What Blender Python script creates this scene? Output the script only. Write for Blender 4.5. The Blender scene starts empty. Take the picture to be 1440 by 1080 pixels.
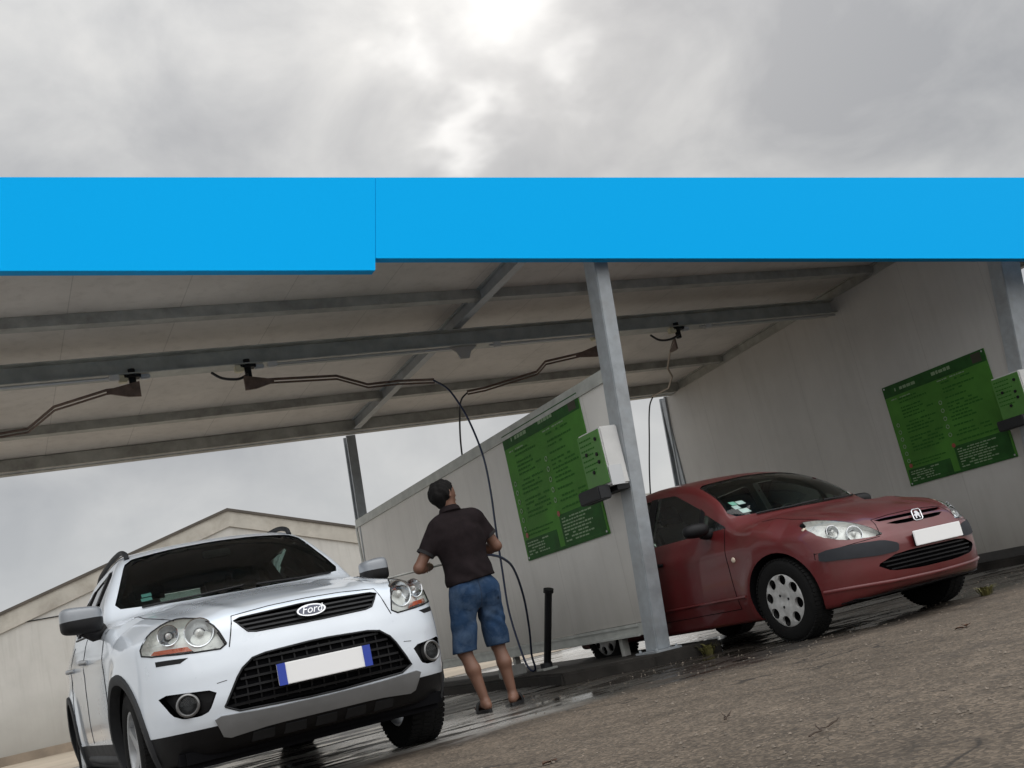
import bpy, bmesh, math, random
import numpy as np
from mathutils import Vector, Matrix, geometry
from mathutils.bvhtree import BVHTree
R = math.radians
SC = bpy.context.scene
COL = SC.collection
random.seed(4)
rng = np.random.default_rng(7)

# ------------------------------------------------------------------ camera
cam_d = bpy.data.cameras.new("camera")
cam_d.sensor_width = 36.0
cam_d.lens = 36.0 * 1522.8 / 1440
cam_d.clip_start, cam_d.clip_end = 0.05, 2000
cam = bpy.data.objects.new("camera", cam_d)
COL.objects.link(cam)
cam.matrix_world = Matrix(((0.88324163, 0.09507228, -0.45917915, 0), (-0.41712531, -0.28805671, -0.86199177, 0),
                           (-0.21422115, 0.95288226, -0.21476663, 0.561), (0, 0, 0, 1)))
SC.camera = cam

# ------------------------------------------------------------------ sky and sun
SUN = Vector((0.454, 0.700, 0.551)).normalized()
EL, ROT = math.asin(SUN.z), math.atan2(SUN.x, SUN.y)
world = bpy.data.worlds.new("World")
SC.world = world
world.use_nodes = True


class NT:
    """small helper to write node trees"""
    def __init__(s, tree):
        s.t = tree
        s.n = tree.nodes
        s.l = tree.links

    def add(s, typ, ins=None, **kw):
        nd = s.n.new(typ)
        for k, v in kw.items():
            setattr(nd, k, v)
        for k, v in (ins or {}).items():
            if isinstance(v, bpy.types.NodeSocket):
                s.l.new(v, nd.inputs[k])
            else:
                nd.inputs[k].default_value = v
        return nd

    def math(s, op, a, b=0.0, c=0.0, clamp=False):
        nd = s.n.new('ShaderNodeMath')
        nd.operation = op
        nd.use_clamp = clamp
        for i, v in enumerate((a, b, c)):
            if isinstance(v, bpy.types.NodeSocket):
                s.l.new(v, nd.inputs[i])
            else:
                nd.inputs[i].default_value = v
        return nd.outputs[0]

    def noise(s, vec, scale, detail=4, rough=.55, dist=0.0):
        nd = s.add('ShaderNodeTexNoise', {'Vector': vec, 'Scale': scale, 'Detail': detail, 'Roughness': rough, 'Distortion': dist})
        return nd.outputs[0]

    def ramp(s, fac, stops):
        nd = s.n.new('ShaderNodeValToRGB')
        e = nd.color_ramp.elements
        while len(e) < len(stops):
            e.new(0.5)
        for el, (p, c) in zip(e, stops):
            el.position = p
            el.color = (c, c, c, 1) if isinstance(c, (int, float)) else (*c, 1)
        s.l.new(fac, nd.inputs[0])
        return nd.outputs[0]

    def mix(s, fac, a, b, blend='MIX'):
        nd = s.n.new('ShaderNodeMix')
        nd.data_type = 'RGBA'
        nd.blend_type = blend
        for i, v in ((0, fac), (6, a), (7, b)):
            if isinstance(v, bpy.types.NodeSocket):
                s.l.new(v, nd.inputs[i])
            elif i == 0:
                nd.inputs[i].default_value = v
            else:
                nd.inputs[i].default_value = (*v, 1) if len(v) == 3 else v
        return nd.outputs[2]


def build_sky():
    w = NT(world.node_tree)
    w.n.clear()
    sky = w.add('ShaderNodeTexSky', sky_type='NISHITA', sun_disc=False, sun_elevation=EL, sun_rotation=ROT)
    tc = w.add('ShaderNodeTexCoord')
    g = tc.outputs['Generated']
    sp = w.add('ShaderNodeSeparateXYZ', {0: g})
    x, y, z = sp.outputs
    zz = w.math('ADD', w.math('MAXIMUM', z, 0.0), 0.22)
    px, py = w.math('DIVIDE', x, zz), w.math('DIVIDE', y, zz)
    p = w.add('ShaderNodeCombineXYZ', {0: px, 1: py, 2: 0.37}).outputs[0]
    gs = w.add('ShaderNodeMapping', {0: g, 3: (1.0, 1.0, 1.5)}).outputs[0]
    n1 = w.noise(gs, 6.0, 6, .54, .3)
    n2 = w.noise(gs, 2.8, 4, .5, .2)
    n = w.math('ADD', w.math('MULTIPLY', n1, .62), w.math('MULTIPLY', n2, .38))
    cl = w.ramp(n, [(.37, (.385, .39, .40)), (.46, (.475, .477, .479)), (.54, (.575, .573, .565)), (.63, (.68, .67, .65))])
    # thin places in front of the sun let its light through
    dt = w.add('ShaderNodeVectorMath', {0: g, 1: SUN}, operation='DOT_PRODUCT').outputs['Value']
    near = w.math('POWER', w.math('MAXIMUM', dt, 0.0), 30.0)
    wn = w.add('ShaderNodeTexNoise', {'Vector': p, 'Scale': 4.5, 'Detail': 4.0, 'Roughness': .55})
    wv = w.add('ShaderNodeVectorMath', {0: wn.outputs[1], 1: (.5, .5, .5)}, operation='SUBTRACT').outputs[0]
    wv = w.add('ShaderNodeVectorMath', {0: wv, 3: .2}, operation='SCALE').outputs[0]
    gw = w.add('ShaderNodeVectorMath', {0: g, 1: wv}, operation='ADD').outputs[0]
    gw = w.add('ShaderNodeVectorMath', {0: gw}, operation='NORMALIZE').outputs[0]
    glow = w.math('MULTIPLY', near, .05)
    for d, pw, amp in (((.455, .715, .535), 700, .42), ((.376, .778, .503), 2600, .30), ((.423, .793, .439), 2600, .34), ((.509, .729, .458), 2200, .26), ((.440, .765, .470), 260, .05)):
        dd = w.add('ShaderNodeVectorMath', {0: gw, 1: Vector(d).normalized()}, operation='DOT_PRODUCT').outputs['Value']
        glow = w.math('ADD', glow, w.math('MULTIPLY', w.math('POWER', w.math('MAXIMUM', dd, 0.0), float(pw)), amp))
    glowc = w.mix(1.0, (1, .975, .92), w.add('ShaderNodeCombineXYZ', {0: glow, 1: glow, 2: glow}).outputs[0], 'MULTIPLY')
    soft = w.math('ADD', w.math('MULTIPLY', near, .05), 1.0)
    # an overcast sky is brighter overhead, bluish grey low down
    cie = w.math('ADD', w.math('MULTIPLY', w.math('POWER', w.math('MAXIMUM', z, 0.0), 3.5), 2.2), .86)
    # unseen half of the sky behind the camera, brightened as added fill light
    bk = w.math('MULTIPLY', w.math('SUBTRACT', .15, y), 1.1, clamp=True)
    cie = w.math('MULTIPLY', cie, w.math('ADD', 1.0, w.math('MULTIPLY', bk, 2.1)))
    cl = w.mix(1.0, cl, w.add('ShaderNodeCombineXYZ', {0: cie, 1: cie, 2: cie}).outputs[0], 'MULTIPLY')
    cl = w.mix(1.0, cl, w.add('ShaderNodeCombineXYZ', {0: soft, 1: soft, 2: soft}).outputs[0], 'MULTIPLY')
    cl = w.mix(1.0, cl, glowc, 'ADD')
    low = w.ramp(z, [(.02, .75), (.30, 0.0)])
    cl = w.mix(w.math('MULTIPLY', low, .8), cl, (.60, .62, .64))
    cl10 = w.mix(1.0, cl, (10, 10, 10), 'MULTIPLY')
    col = w.mix(.94, sky.outputs[0], cl10)
    bg = w.add('ShaderNodeBackground', {'Color': col, 'Strength': 0.1})
    out = w.add('ShaderNodeOutputWorld', {'Surface': bg.outputs[0]})


build_sky()
sun_d = bpy.data.lights.new("sun", 'SUN')
sun_d.energy, sun_d.angle, sun_d.color = 0.5, R(20), (1, .96, .9)
sun = bpy.data.objects.new("sun", sun_d)
COL.objects.link(sun)
sun.rotation_euler = (-SUN).to_track_quat('-Z', 'Y').to_euler()
vs = SC.view_settings
vs.view_transform, vs.look, vs.exposure, vs.gamma = 'Standard', 'None', 0.1, 1.0

# ------------------------------------------------------------------ materials
MATS = {}


def mat(name, col, rough=.5, metal=0.0, var=0.0, vscale=6.0, coat=0.0, bump=0.0, bscale=60.0, spec=.5, dirt=None):
    if name in MATS:
        return MATS[name]
    m = bpy.data.materials.new(name)
    m.use_nodes = True
    t = NT(m.node_tree)
    b = t.n['Principled BSDF']
    b.inputs['Roughness'].default_value = rough
    b.inputs['Metallic'].default_value = metal
    b.inputs['Coat Weight'].default_value = coat
    b.inputs['Coat Roughness'].default_value = .06
    b.inputs['Specular IOR Level'].default_value = spec
    tc = t.add('ShaderNodeTexCoord').outputs['Object']
    c = (*col, 1)
    if var or dirt:
        n = t.noise(tc, vscale, 5, .6)
        f = t.ramp(n, [(.3, 1 - var), (.7, 1 + var)])
        c = t.mix(1.0, col, f, 'MULTIPLY')
        if dirt:
            dcol, amt, dsc = dirt
            n2 = t.noise(tc, dsc, 6, .65, .3)
            k = t.ramp(n2, [(.45, 0.0), (.75, amt)])
            c = t.mix(k, c, dcol)
        t.l.new(c, b.inputs['Base Color'])
        rr = t.math('ADD', t.math('MULTIPLY', n, .25), rough - .125)
        t.l.new(rr, b.inputs['Roughness'])
    else:
        b.inputs['Base Color'].default_value = c
    if bump:
        bn = t.add('ShaderNodeBump', {'Height': t.noise(tc, bscale, 3, .6), 'Strength': bump, 'Distance': .004})
        t.l.new(bn.outputs[0], b.inputs['Normal'])
    MATS[name] = m
    return m


def glass(name, tint, rough=.02, ior=1.5, refl=1.0):
    m = bpy.data.materials.new(name)
    m.use_nodes = True
    t = NT(m.node_tree)
    t.n.clear()
    tr = t.add('ShaderNodeBsdfTransparent', {'Color': (*tint, 1)})
    gl = t.add('ShaderNodeBsdfGlossy', {'Color': (1, 1, 1, 1), 'Roughness': rough})
    fr = t.add('ShaderNodeFresnel', {'IOR': ior})
    f = t.math('MULTIPLY', fr.outputs[0], refl, clamp=True)
    mx = t.add('ShaderNodeMixShader', {0: f, 1: tr.outputs[0], 2: gl.outputs[0]})
    t.add('ShaderNodeOutputMaterial', {'Surface': mx.outputs[0]})
    MATS[name] = m
    return m


m_white = mat('white_paint', (.66, .71, .77), .3, 0, .03, 3, coat=1.0)
m_red = mat('red_paint', (.108, .0125, .0135), .4, .15, .08, 4, coat=.55, dirt=((.08, .045, .035), .3, 5))
m_black = mat('black_plastic', (.005, .005, .006), .55, 0, .2, 9, bump=.15, bscale=220, spec=.28)
m_deep = mat('dark_void', (.004, .004, .005), .9, spec=.1)
m_dgrey = mat('grey_plastic', (.018, .019, .021), .6, 0, .15, 9, spec=.3)
m_rubber = mat('tyre_rubber', (.006, .006, .006), .85, 0, .3, 20, bump=.3, bscale=90, spec=.2)
m_chrome = mat('chrome', (.62, .63, .65), .16, 1.0)
m_silver = mat('silver_paint', (.48, .49, .5), .35, .7)
m_skid = mat('skid_silver', (.2, .205, .21), .42, .3, .08, 7)
m_alloy = mat('alloy', (.42, .43, .44), .35, .6, .1, 12)
m_hubcap = mat('hubcap_silver', (.50, .50, .49), .42, .35, .18, 14, dirt=((.1, .08, .06), .5, 9))
m_amber = mat('amber_lens', (.50, .085, .02), .2, coat=1)
m_lampbowl = mat('lamp_bowl', (.66, .65, .62), .3, .15, .2, 25)
m_plate = mat('plate_white', (.82, .82, .82), .4)
m_plateblue = mat('plate_blue', (.02, .05, .35), .4)
m_trim = mat('bumper_rub_strip', (.024, .026, .031), .7, 0, .15, 10, spec=.25)
m_seat = mat('seat_fabric', (.06, .06, .062), .9, 0, .2, 30)
m_steel = mat('galvanised_steel', (.36, .39, .415), .48, .35, .14, 9, dirt=((.22, .2, .18), .35, 4))
m_steeld = mat('dull_steel', (.42, .425, .40), .55, .25, .2, 5, dirt=((.09, .075, .06), .5, 3))
m_teal = mat('painted_channel', (.42, .435, .41), .5, .2, .2, 6)
m_fascia = mat('cover_bar_blue', (0.0, .42, .92), .6, 0, 0, spec=.05)
m_cab = mat('cabinet_white', (.55, .55, .54), .45, 0, .06, 6)
m_brown = mat('rusty_bracket', (.13, .09, .072), .6, .3, .3, 14)
m_hose = mat('rubber_hose', (.012, .012, .014), .45)
m_hoseb = mat('blue_hose', (.016, .026, .065), .4)
m_skin = mat('skin', (.16, .078, .05), .55, 0, .08, 12)
m_hair = mat('hair', (.006, .005, .005), .8, 0, .3, 60, bump=.3, bscale=160, spec=.2)
m_shirt = mat('charcoal_cotton', (.016, .012, .013), .95, 0, .25, 14, bump=.2, bscale=240, spec=.08)
m_jeans = mat('blue_denim', (.018, .040, .085), .9, 0, .3, 9, bump=.25, bscale=200, spec=.12, dirt=((.085, .125, .19), .75, 7))
m_shoe = mat('shoe_black', (.01, .01, .011), .6)
m_conc = mat('kerb_concrete', (.03, .027, .024), .8, 0, .3, 5, bump=.4, bscale=60, dirt=((.008, .007, .006), .85, 3.2), spec=.2)
m_darkbase = mat('plinth_concrete', (.05, .048, .046), .7, 0, .3, 4)
m_leaf = mat('dead_leaf', (.075, .035, .018), .8, 0, .3, 40)
m_twig = mat('dry_twig', (.05, .035, .025), .9)
m_weed = mat('weed_leaf', (.13, .12, .035), .7, 0, .35, 30)
m_sticker = mat('sticker', (.28, .5, .45), .5)
m_stickw = mat('sticker_white', (.6, .62, .66), .5)
m_green = mat('board_green', (.065, .205, .032), .6, 0, .22, 2.2, spec=.15)
m_greend = mat('board_dark_green', (.022, .088, .02), .6, 0, .3, 5, spec=.15)
m_greent = mat('board_text_green', (.030, .125, .02), .6, spec=.1)
m_greenl = mat('board_text_pale', (.20, .30, .17), .6)
m_greenb = mat('button_panel_green', (.062, .19, .032), .5, 0, .15, 4)
m_redspot = mat('board_red', (.28, .05, .03), .5)
g_ws = glass('windscreen_glass', (.46, .58, .56), .01, 1.42)
g_side = glass('side_glass', (.42, .52, .49), .01, 1.5)
g_green = glass('green_tinted_glass', (.80, .92, .85), .01, 1.45)
g_lens = glass('lamp_glass', (.93, .95, .95), .02, 1.35, .8)


def ground_mat():
    m = bpy.data.materials.new('asphalt')
    m.use_nodes = True
    t = NT(m.node_tree)
    b = t.n['Principled BSDF']
    p = t.add('ShaderNodeTexCoord').outputs['Object']
    big = t.noise(p, .55, 5, .6, .3)
    mid = t.noise(p, 5.0, 5, .65)
    fine = t.noise(p, 70, 3, .7)
    vo = t.add('ShaderNodeTexVoronoi', {'Vector': p, 'Scale': 75.0})
    c = t.ramp(big, [(.32, (.082, .064, .047)), (.68, (.122, .096, .072))])
    c = t.mix(1.0, c, t.ramp(mid, [(.28, .68), (.72, 1.3)]), 'MULTIPLY')
    c = t.mix(1.0, c, t.ramp(fine, [(.3, .72), (.7, 1.28)]), 'MULTIPLY')
    bw = t.add('ShaderNodeRGBToBW', {0: vo.outputs['Color']}).outputs[0]
    c = t.mix(1.0, c, t.ramp(bw, [(.15, .6), (.55, 1.0), (.85, 1.6)]), 'MULTIPLY')
    stain = t.ramp(t.noise(p, 1.7, 6, .7, .6), [(.56, 0.0), (.70, .55)])
    c = t.mix(stain, c, (.045, .038, .032))
    ve = t.add('ShaderNodeTexVoronoi', {'Vector': t.add('ShaderNodeVectorMath', {0: p, 1: t.add('ShaderNodeTexNoise', {'Vector': p, 'Scale': 2.0}).outputs[1]}, operation='ADD').outputs[0], 'Scale': .55}, feature='DISTANCE_TO_EDGE').outputs['Distance']
    crack = t.math('MULTIPLY', t.ramp(ve, [(.004, .85), (.010, 0.0)]), t.ramp(t.noise(p, .8, 2, .5), [(.48, 0.0), (.56, 1.0)]))
    c = t.mix(crack, c, (.022, .018, .015))
    specks = t.ramp(t.noise(p, 17, 2, .5), [(.69, 0.0), (.73, .8)])
    c = t.mix(specks, c, (.03, .026, .022))
    sp = t.add('ShaderNodeSeparateXYZ', {0: p})
    x, y, _ = sp.outputs
    # wet where the bays drain: beyond a wandering line
    wob = t.math('MULTIPLY', t.math('SUBTRACT', t.noise(p, .9, 5, .6), .5), 2.4)
    wy = t.math('ADD', y, wob)
    wet = t.ramp(t.math('MULTIPLY', t.math('SUBTRACT', wy, 5.75), .8, clamp=True), [(.1, 0.0), (.7, 1.0)])
    c = t.mix(t.math('MULTIPLY', wet, .86), c, (.018, .0165, .015))
    sheen_smear = t.ramp(t.noise(t.add('ShaderNodeMapping', {0: p, 3: (.55, 1.7, 1)}).outputs[0], 1.9, 5, .62, .5), [(.455, 0.0), (.53, 1.0)])
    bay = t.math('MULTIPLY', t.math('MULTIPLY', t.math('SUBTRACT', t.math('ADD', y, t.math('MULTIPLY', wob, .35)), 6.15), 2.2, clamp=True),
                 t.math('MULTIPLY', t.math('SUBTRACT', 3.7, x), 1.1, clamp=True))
    sheen_smear = t.math('MULTIPLY', t.math('MULTIPLY', sheen_smear, bay), .9)
    c = t.mix(sheen_smear, c, (.5, .48, .45))  # light concrete smears, paled further to stand for sky reflected in the wet
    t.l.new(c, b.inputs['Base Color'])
    pud = t.ramp(t.noise(t.add('ShaderNodeMapping', {0: p, 3: (1.0, 2.2, 1)}).outputs[0], 1.5, 5, .62, .4), [(.45, 1.0), (.58, 0.0)])
    wp = t.math('MULTIPLY', wet, pud)
    ro = t.math('SUBTRACT', t.math('SUBTRACT', .93, t.math('MULTIPLY', wet, .38)), t.math('MULTIPLY', wp, .47))
    ro = t.math('ADD', t.math('MULTIPLY', ro, t.math('SUBTRACT', 1.0, sheen_smear)), t.math('MULTIPLY', sheen_smear, .24))
    t.l.new(ro, b.inputs['Roughness'])
    b.inputs['Specular IOR Level'].default_value = .35
    hgt = t.math('ADD', t.math('MULTIPLY', vo.outputs['Distance'], .7), fine)
    bs = t.math('SUBTRACT', .75, t.math('MULTIPLY', wp, .72))
    bn = t.add('ShaderNodeBump', {'Height': hgt, 'Strength': bs, 'Distance': .004})
    t.l.new(bn.outputs[0], b.inputs['Normal'])
    return m


def floor_mat():
    m = bpy.data.materials.new('wash_floor')
    m.use_nodes = True
    t = NT(m.node_tree)
    b = t.n['Principled BSDF']
    p = t.add('ShaderNodeTexCoord').outputs['Object']
    c = t.ramp(t.noise(p, 1.1, 6, .65, .3), [(.3, (.38, .36, .33)), (.7, (.56, .54, .51))])
    c = t.mix(1.0, c, t.ramp(t.noise(p, 30, 4, .7), [(.3, .75), (.7, 1.2)]), 'MULTIPLY')
    pud = t.ramp(t.noise(t.add('ShaderNodeMapping', {0: p, 3: (.9, 1.9, 1)}).outputs[0], 1.3, 5, .6, .4), [(.42, 1.0), (.56, 0.0)])
    c = t.mix(t.math('MULTIPLY', pud, .35), c, (.14, .13, .12))
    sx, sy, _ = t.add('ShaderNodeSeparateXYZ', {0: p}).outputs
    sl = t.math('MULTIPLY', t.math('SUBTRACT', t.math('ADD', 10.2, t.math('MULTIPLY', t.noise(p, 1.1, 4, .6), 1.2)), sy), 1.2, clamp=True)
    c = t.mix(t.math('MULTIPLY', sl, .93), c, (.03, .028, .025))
    t.l.new(c, b.inputs['Base Color'])
    t.l.new(t.math('SUBTRACT', .5, t.math('MULTIPLY', pud, .42)), b.inputs['Roughness'])
    bn = t.add('ShaderNodeBump', {'Height': t.noise(p, 45, 4, .6), 'Strength': t.math('SUBTRACT', .45, t.math('MULTIPLY', pud, .4)), 'Distance': .005})
    t.l.new(bn.outputs[0], b.inputs['Normal'])
    return m


def panel_mat(name, col, axis, step, var=.06, dirt=.12, low=None, sm=.18):
    """coated sandwich panel: fine seams every step metres along axis, grime"""
    m = bpy.data.materials.new(name)
    m.use_nodes = True
    t = NT(m.node_tree)
    b = t.n['Principled BSDF']
    p = t.add('ShaderNodeTexCoord').outputs['Object']
    sp = t.add('ShaderNodeSeparateXYZ', {0: p})
    a = sp.outputs[axis]
    fr = t.math('FRACT', t.math('DIVIDE', t.math('ADD', a, 100.0), step))
    seam = t.math('LESS_THAN', fr, .008 / step)
    c = t.mix(1.0, col, t.ramp(t.noise(p, 1.4, 5, .6), [(.3, 1 - var), (.7, 1 + var)]), 'MULTIPLY')
    streak = t.noise(t.add('ShaderNodeMapping', {0: p, 3: (5, 5, .35)}).outputs[0], 1.6, 5, .65, .2)
    c = t.mix(t.ramp(streak, [(.5, 0.0), (.8, dirt)]), c, (.12, .1, .075))
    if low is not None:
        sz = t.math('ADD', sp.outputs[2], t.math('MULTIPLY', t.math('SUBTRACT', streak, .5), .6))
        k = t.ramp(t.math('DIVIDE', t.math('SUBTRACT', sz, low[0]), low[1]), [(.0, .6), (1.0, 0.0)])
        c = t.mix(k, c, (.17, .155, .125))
    c = t.mix(t.math('MULTIPLY', seam, sm), c, (.06, .055, .05))
    t.l.new(c, b.inputs['Base Color'])
    b.inputs['Roughness'].default_value = .5
    MATS[name] = m
    return m


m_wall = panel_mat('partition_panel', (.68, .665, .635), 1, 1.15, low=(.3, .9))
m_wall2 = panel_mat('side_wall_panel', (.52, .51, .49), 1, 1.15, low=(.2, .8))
m_roof = panel_mat('roof_panel', (.62, .59, .555), 0, 1.0, .1, .22, None, .3)
m_bldg = panel_mat('rendered_wall', (.43, .42, .395), 0, 40.0, .07, .22, low=(.1, 1.5))
m_bldgtrim = mat('weathered_verge', (.38, .36, .32), .8, 0, .15, 1.2, dirt=((.14, .12, .09), .6, 1.1))
m_bldgroof = mat('old_roof_sheet', (.07, .06, .05), .8, 0, .3, 1.0)

# ------------------------------------------------------------------ mesh helpers


def tag(o, label=None, cat=None, group=None, kind=None):
    for k, v in (('label', label), ('category', cat), ('group', group), ('kind', kind)):
        if v:
            o[k] = v
    return o


def empty(name, loc, label, cat, group=None, rz=0.0):
    o = bpy.data.objects.new(name, None)
    COL.objects.link(o)
    o.location = loc
    o.rotation_euler.z = rz
    o.empty_display_size = .2
    return tag(o, label, cat, group)


def link_mesh(name, me, parent=None):
    o = bpy.data.objects.new(name, me)
    COL.objects.link(o)
    if parent is not None:
        o.parent = parent
    return o


class MB:
    def __init__(s):
        s.v, s.f, s.m = [], [], []
        s.cur = 0

    def addmesh(s, v, f):
        o = len(s.v)
        s.v += [tuple(map(float, q)) for q in v]
        s.f += [tuple(i + o for i in q) for q in f]
        s.m += [s.cur] * len(f)
        return s

    def box(s, c, d, rot=None, shear=None):
        x, y, z = (q / 2 for q in d)
        v = [Vector((a, b, e)) for a in (-x, x) for b in (-y, y) for e in (-z, z)]
        if rot is not None:
            v = [rot @ q for q in v]
        v = [q + Vector(c) for q in v]
        if shear:
            v = [Vector((q.x, q.y + shear * q.z, q.z)) for q in v]
        return s.addmesh(v, [(0, 1, 3, 2), (4, 6, 7, 5), (0, 4, 5, 1), (2, 3, 7, 6), (0, 2, 6, 4), (1, 5, 7, 3)])

    def b2(s, lo, hi, shear=None):
        return s.box([(a + b) / 2 for a, b in zip(lo, hi)], [abs(b - a) for a, b in zip(lo, hi)], None, shear)

    def tube(s, pts, r, n=10, caps=True, flat=1.0):
        pts = [Vector(p) for p in pts]
        rs = r if isinstance(r, (list, tuple)) else [r] * len(pts)
        rings = []
        up = None
        for i, p in enumerate(pts):
            a = pts[max(i - 1, 0)]
            b = pts[min(i + 1, len(pts) - 1)]
            d = (b - a).normalized()
            if up is None:
                up = Vector((0, 0, 1)) if abs(d.z) < .9 else Vector((1, 0, 0))
            side = d.cross(up).normalized()
            up = side.cross(d).normalized()
            rings.append([p + (side * math.cos(t) + up * math.sin(t) * flat) * rs[i] for t in (2 * math.pi * k / n for k in range(n))])
        v = [q for rg in rings for q in rg]
        f = [(i * n + k, i * n + (k + 1) % n, (i + 1) * n + (k + 1) % n, (i + 1) * n + k) for i in range(len(pts) - 1) for k in range(n)]
        if caps:
            f += [tuple(range(n))[::-1], tuple((len(pts) - 1) * n + k for k in range(n))]
        return s.addmesh(v, f)

    def lathe(s, prof, c, axis, n=32, closed=False):
        """prof: (r, h) pairs turned about axis through c"""
        ax = Vector(axis).normalized()
        u = ax.cross(Vector((0, 0, 1)))
        u = Vector((1, 0, 0)) if u.length < 1e-4 else u.normalized()
        w = ax.cross(u)
        c = Vector(c)
        v, f = [], []
        for r, h in prof:
            for k in range(n):
                t = 2 * math.pi * k / n
                v.append(c + ax * h + (u * math.cos(t) + w * math.sin(t)) * r)
        m = len(prof)
        for i in range(m - 1 if not closed else m):
            j = (i + 1) % m
            f += [(i * n + k, j * n + k, j * n + (k + 1) % n, i * n + (k + 1) % n) for k in range(n)]
        return s.addmesh(v, f)

    def prism(s, pts, axis, a, b):
        """2D outline extruded along an axis ('x': pts are (y,z), 'y': (x,z), 'z': (x,y))"""
        mk = {'x': lambda p, h: (h, p[0], p[1]), 'y': lambda p, h: (p[0], h, p[1]), 'z': lambda p, h: (p[0], p[1], h)}[axis]
        n = len(pts)
        v = [mk(p, a) for p in pts] + [mk(p, b) for p in pts]
        f = [tuple(range(n))[::-1], tuple(range(n, 2 * n))] + [(i, (i + 1) % n, n + (i + 1) % n, n + i) for i in range(n)]
        return s.addmesh(v, f)

    def mesh(s, name, mats, smooth=None, fixn=True, bevel=0.0, weld=False):
        me = bpy.data.meshes.new(name)
        me.from_pydata(s.v, [], s.f)
        if any(s.m):
            me.polygons.foreach_set('material_index', s.m)
        bm = bmesh.new()
        bm.from_mesh(me)
        if weld:
            bmesh.ops.remove_doubles(bm, verts=bm.verts[:], dist=1e-5)
        if fixn:
            bmesh.ops.recalc_face_normals(bm, faces=bm.faces)
        if bevel:
            es = [e for e in bm.edges if len(e.link_faces) == 2 and e.calc_face_angle(0) > R(35)]
            bmesh.ops.bevel(bm, geom=es, offset=bevel, segments=2, affect='EDGES', clamp_overlap=True)
        bm.to_mesh(me)
        bm.free()
        for m in (mats if isinstance(mats, (list, tuple)) else [mats]):
            me.materials.append(m)
        if smooth is not None:
            me.polygons.foreach_set('use_smooth', [True] * len(me.polygons))
            me.set_sharp_from_angle(angle=R(smooth))
        return me

    def build(s, name, mats, parent=None, smooth=None, fixn=True, bevel=0.0):
        return link_mesh(name, s.mesh(name, mats, smooth, fixn, bevel), parent)


def bez(pts, n=8):
    """Catmull-Rom through points"""
    P = [Vector(p) for p in pts]
    P = [P[0] * 2 - P[1]] + P + [P[-1] * 2 - P[-2]]
    out = []
    for i in range(1, len(P) - 2):
        for k in range(n):
            t = k / n
            a, b, c, d = P[i - 1:i + 3]
            out.append(.5 * ((2 * b) + (c - a) * t + (2 * a - 5 * b + 4 * c - d) * t * t + (3 * b - a - 3 * c + d) * t ** 3))
    out.append(P[-2])
    return out

# ------------------------------------------------------------------ implicit surfaces  #SDF-BEGIN


def smax(a, b, k):
    h = np.clip(.5 + .5 * (a - b) / k, 0, 1)
    return b + (a - b) * h + k * h * (1 - h)


def smin(a, b, k):
    return -smax(-a, -b, k)


def pchip(xs, ys):
    xs, ys = np.array(xs, float), np.array(ys, float)
    h = np.diff(xs)
    dl = np.diff(ys) / h
    m = np.zeros_like(xs)
    for i in range(1, len(xs) - 1):
        if dl[i - 1] * dl[i] > 0:
            w1, w2 = 2 * h[i] + h[i - 1], h[i] + 2 * h[i - 1]
            m[i] = (w1 + w2) / (w1 / dl[i - 1] + w2 / dl[i])
    m[0], m[-1] = dl[0], dl[-1]

    def f(x):
        x = np.asarray(x, float)
        xc = np.clip(x, xs[0], xs[-1])
        i = np.clip(np.searchsorted(xs, xc) - 1, 0, len(xs) - 2)
        t = (xc - xs[i]) / h[i]
        y = ((1 + 2 * t) * (1 - t) ** 2 * ys[i] + t * (1 - t) ** 2 * h[i] * m[i] + t * t * (3 - 2 * t) * ys[i + 1] + t * t * (t - 1) * h[i] * m[i + 1])
        return y + (x - xc) * np.where(x < xs[0], m[0], m[-1])
    return f


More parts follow.
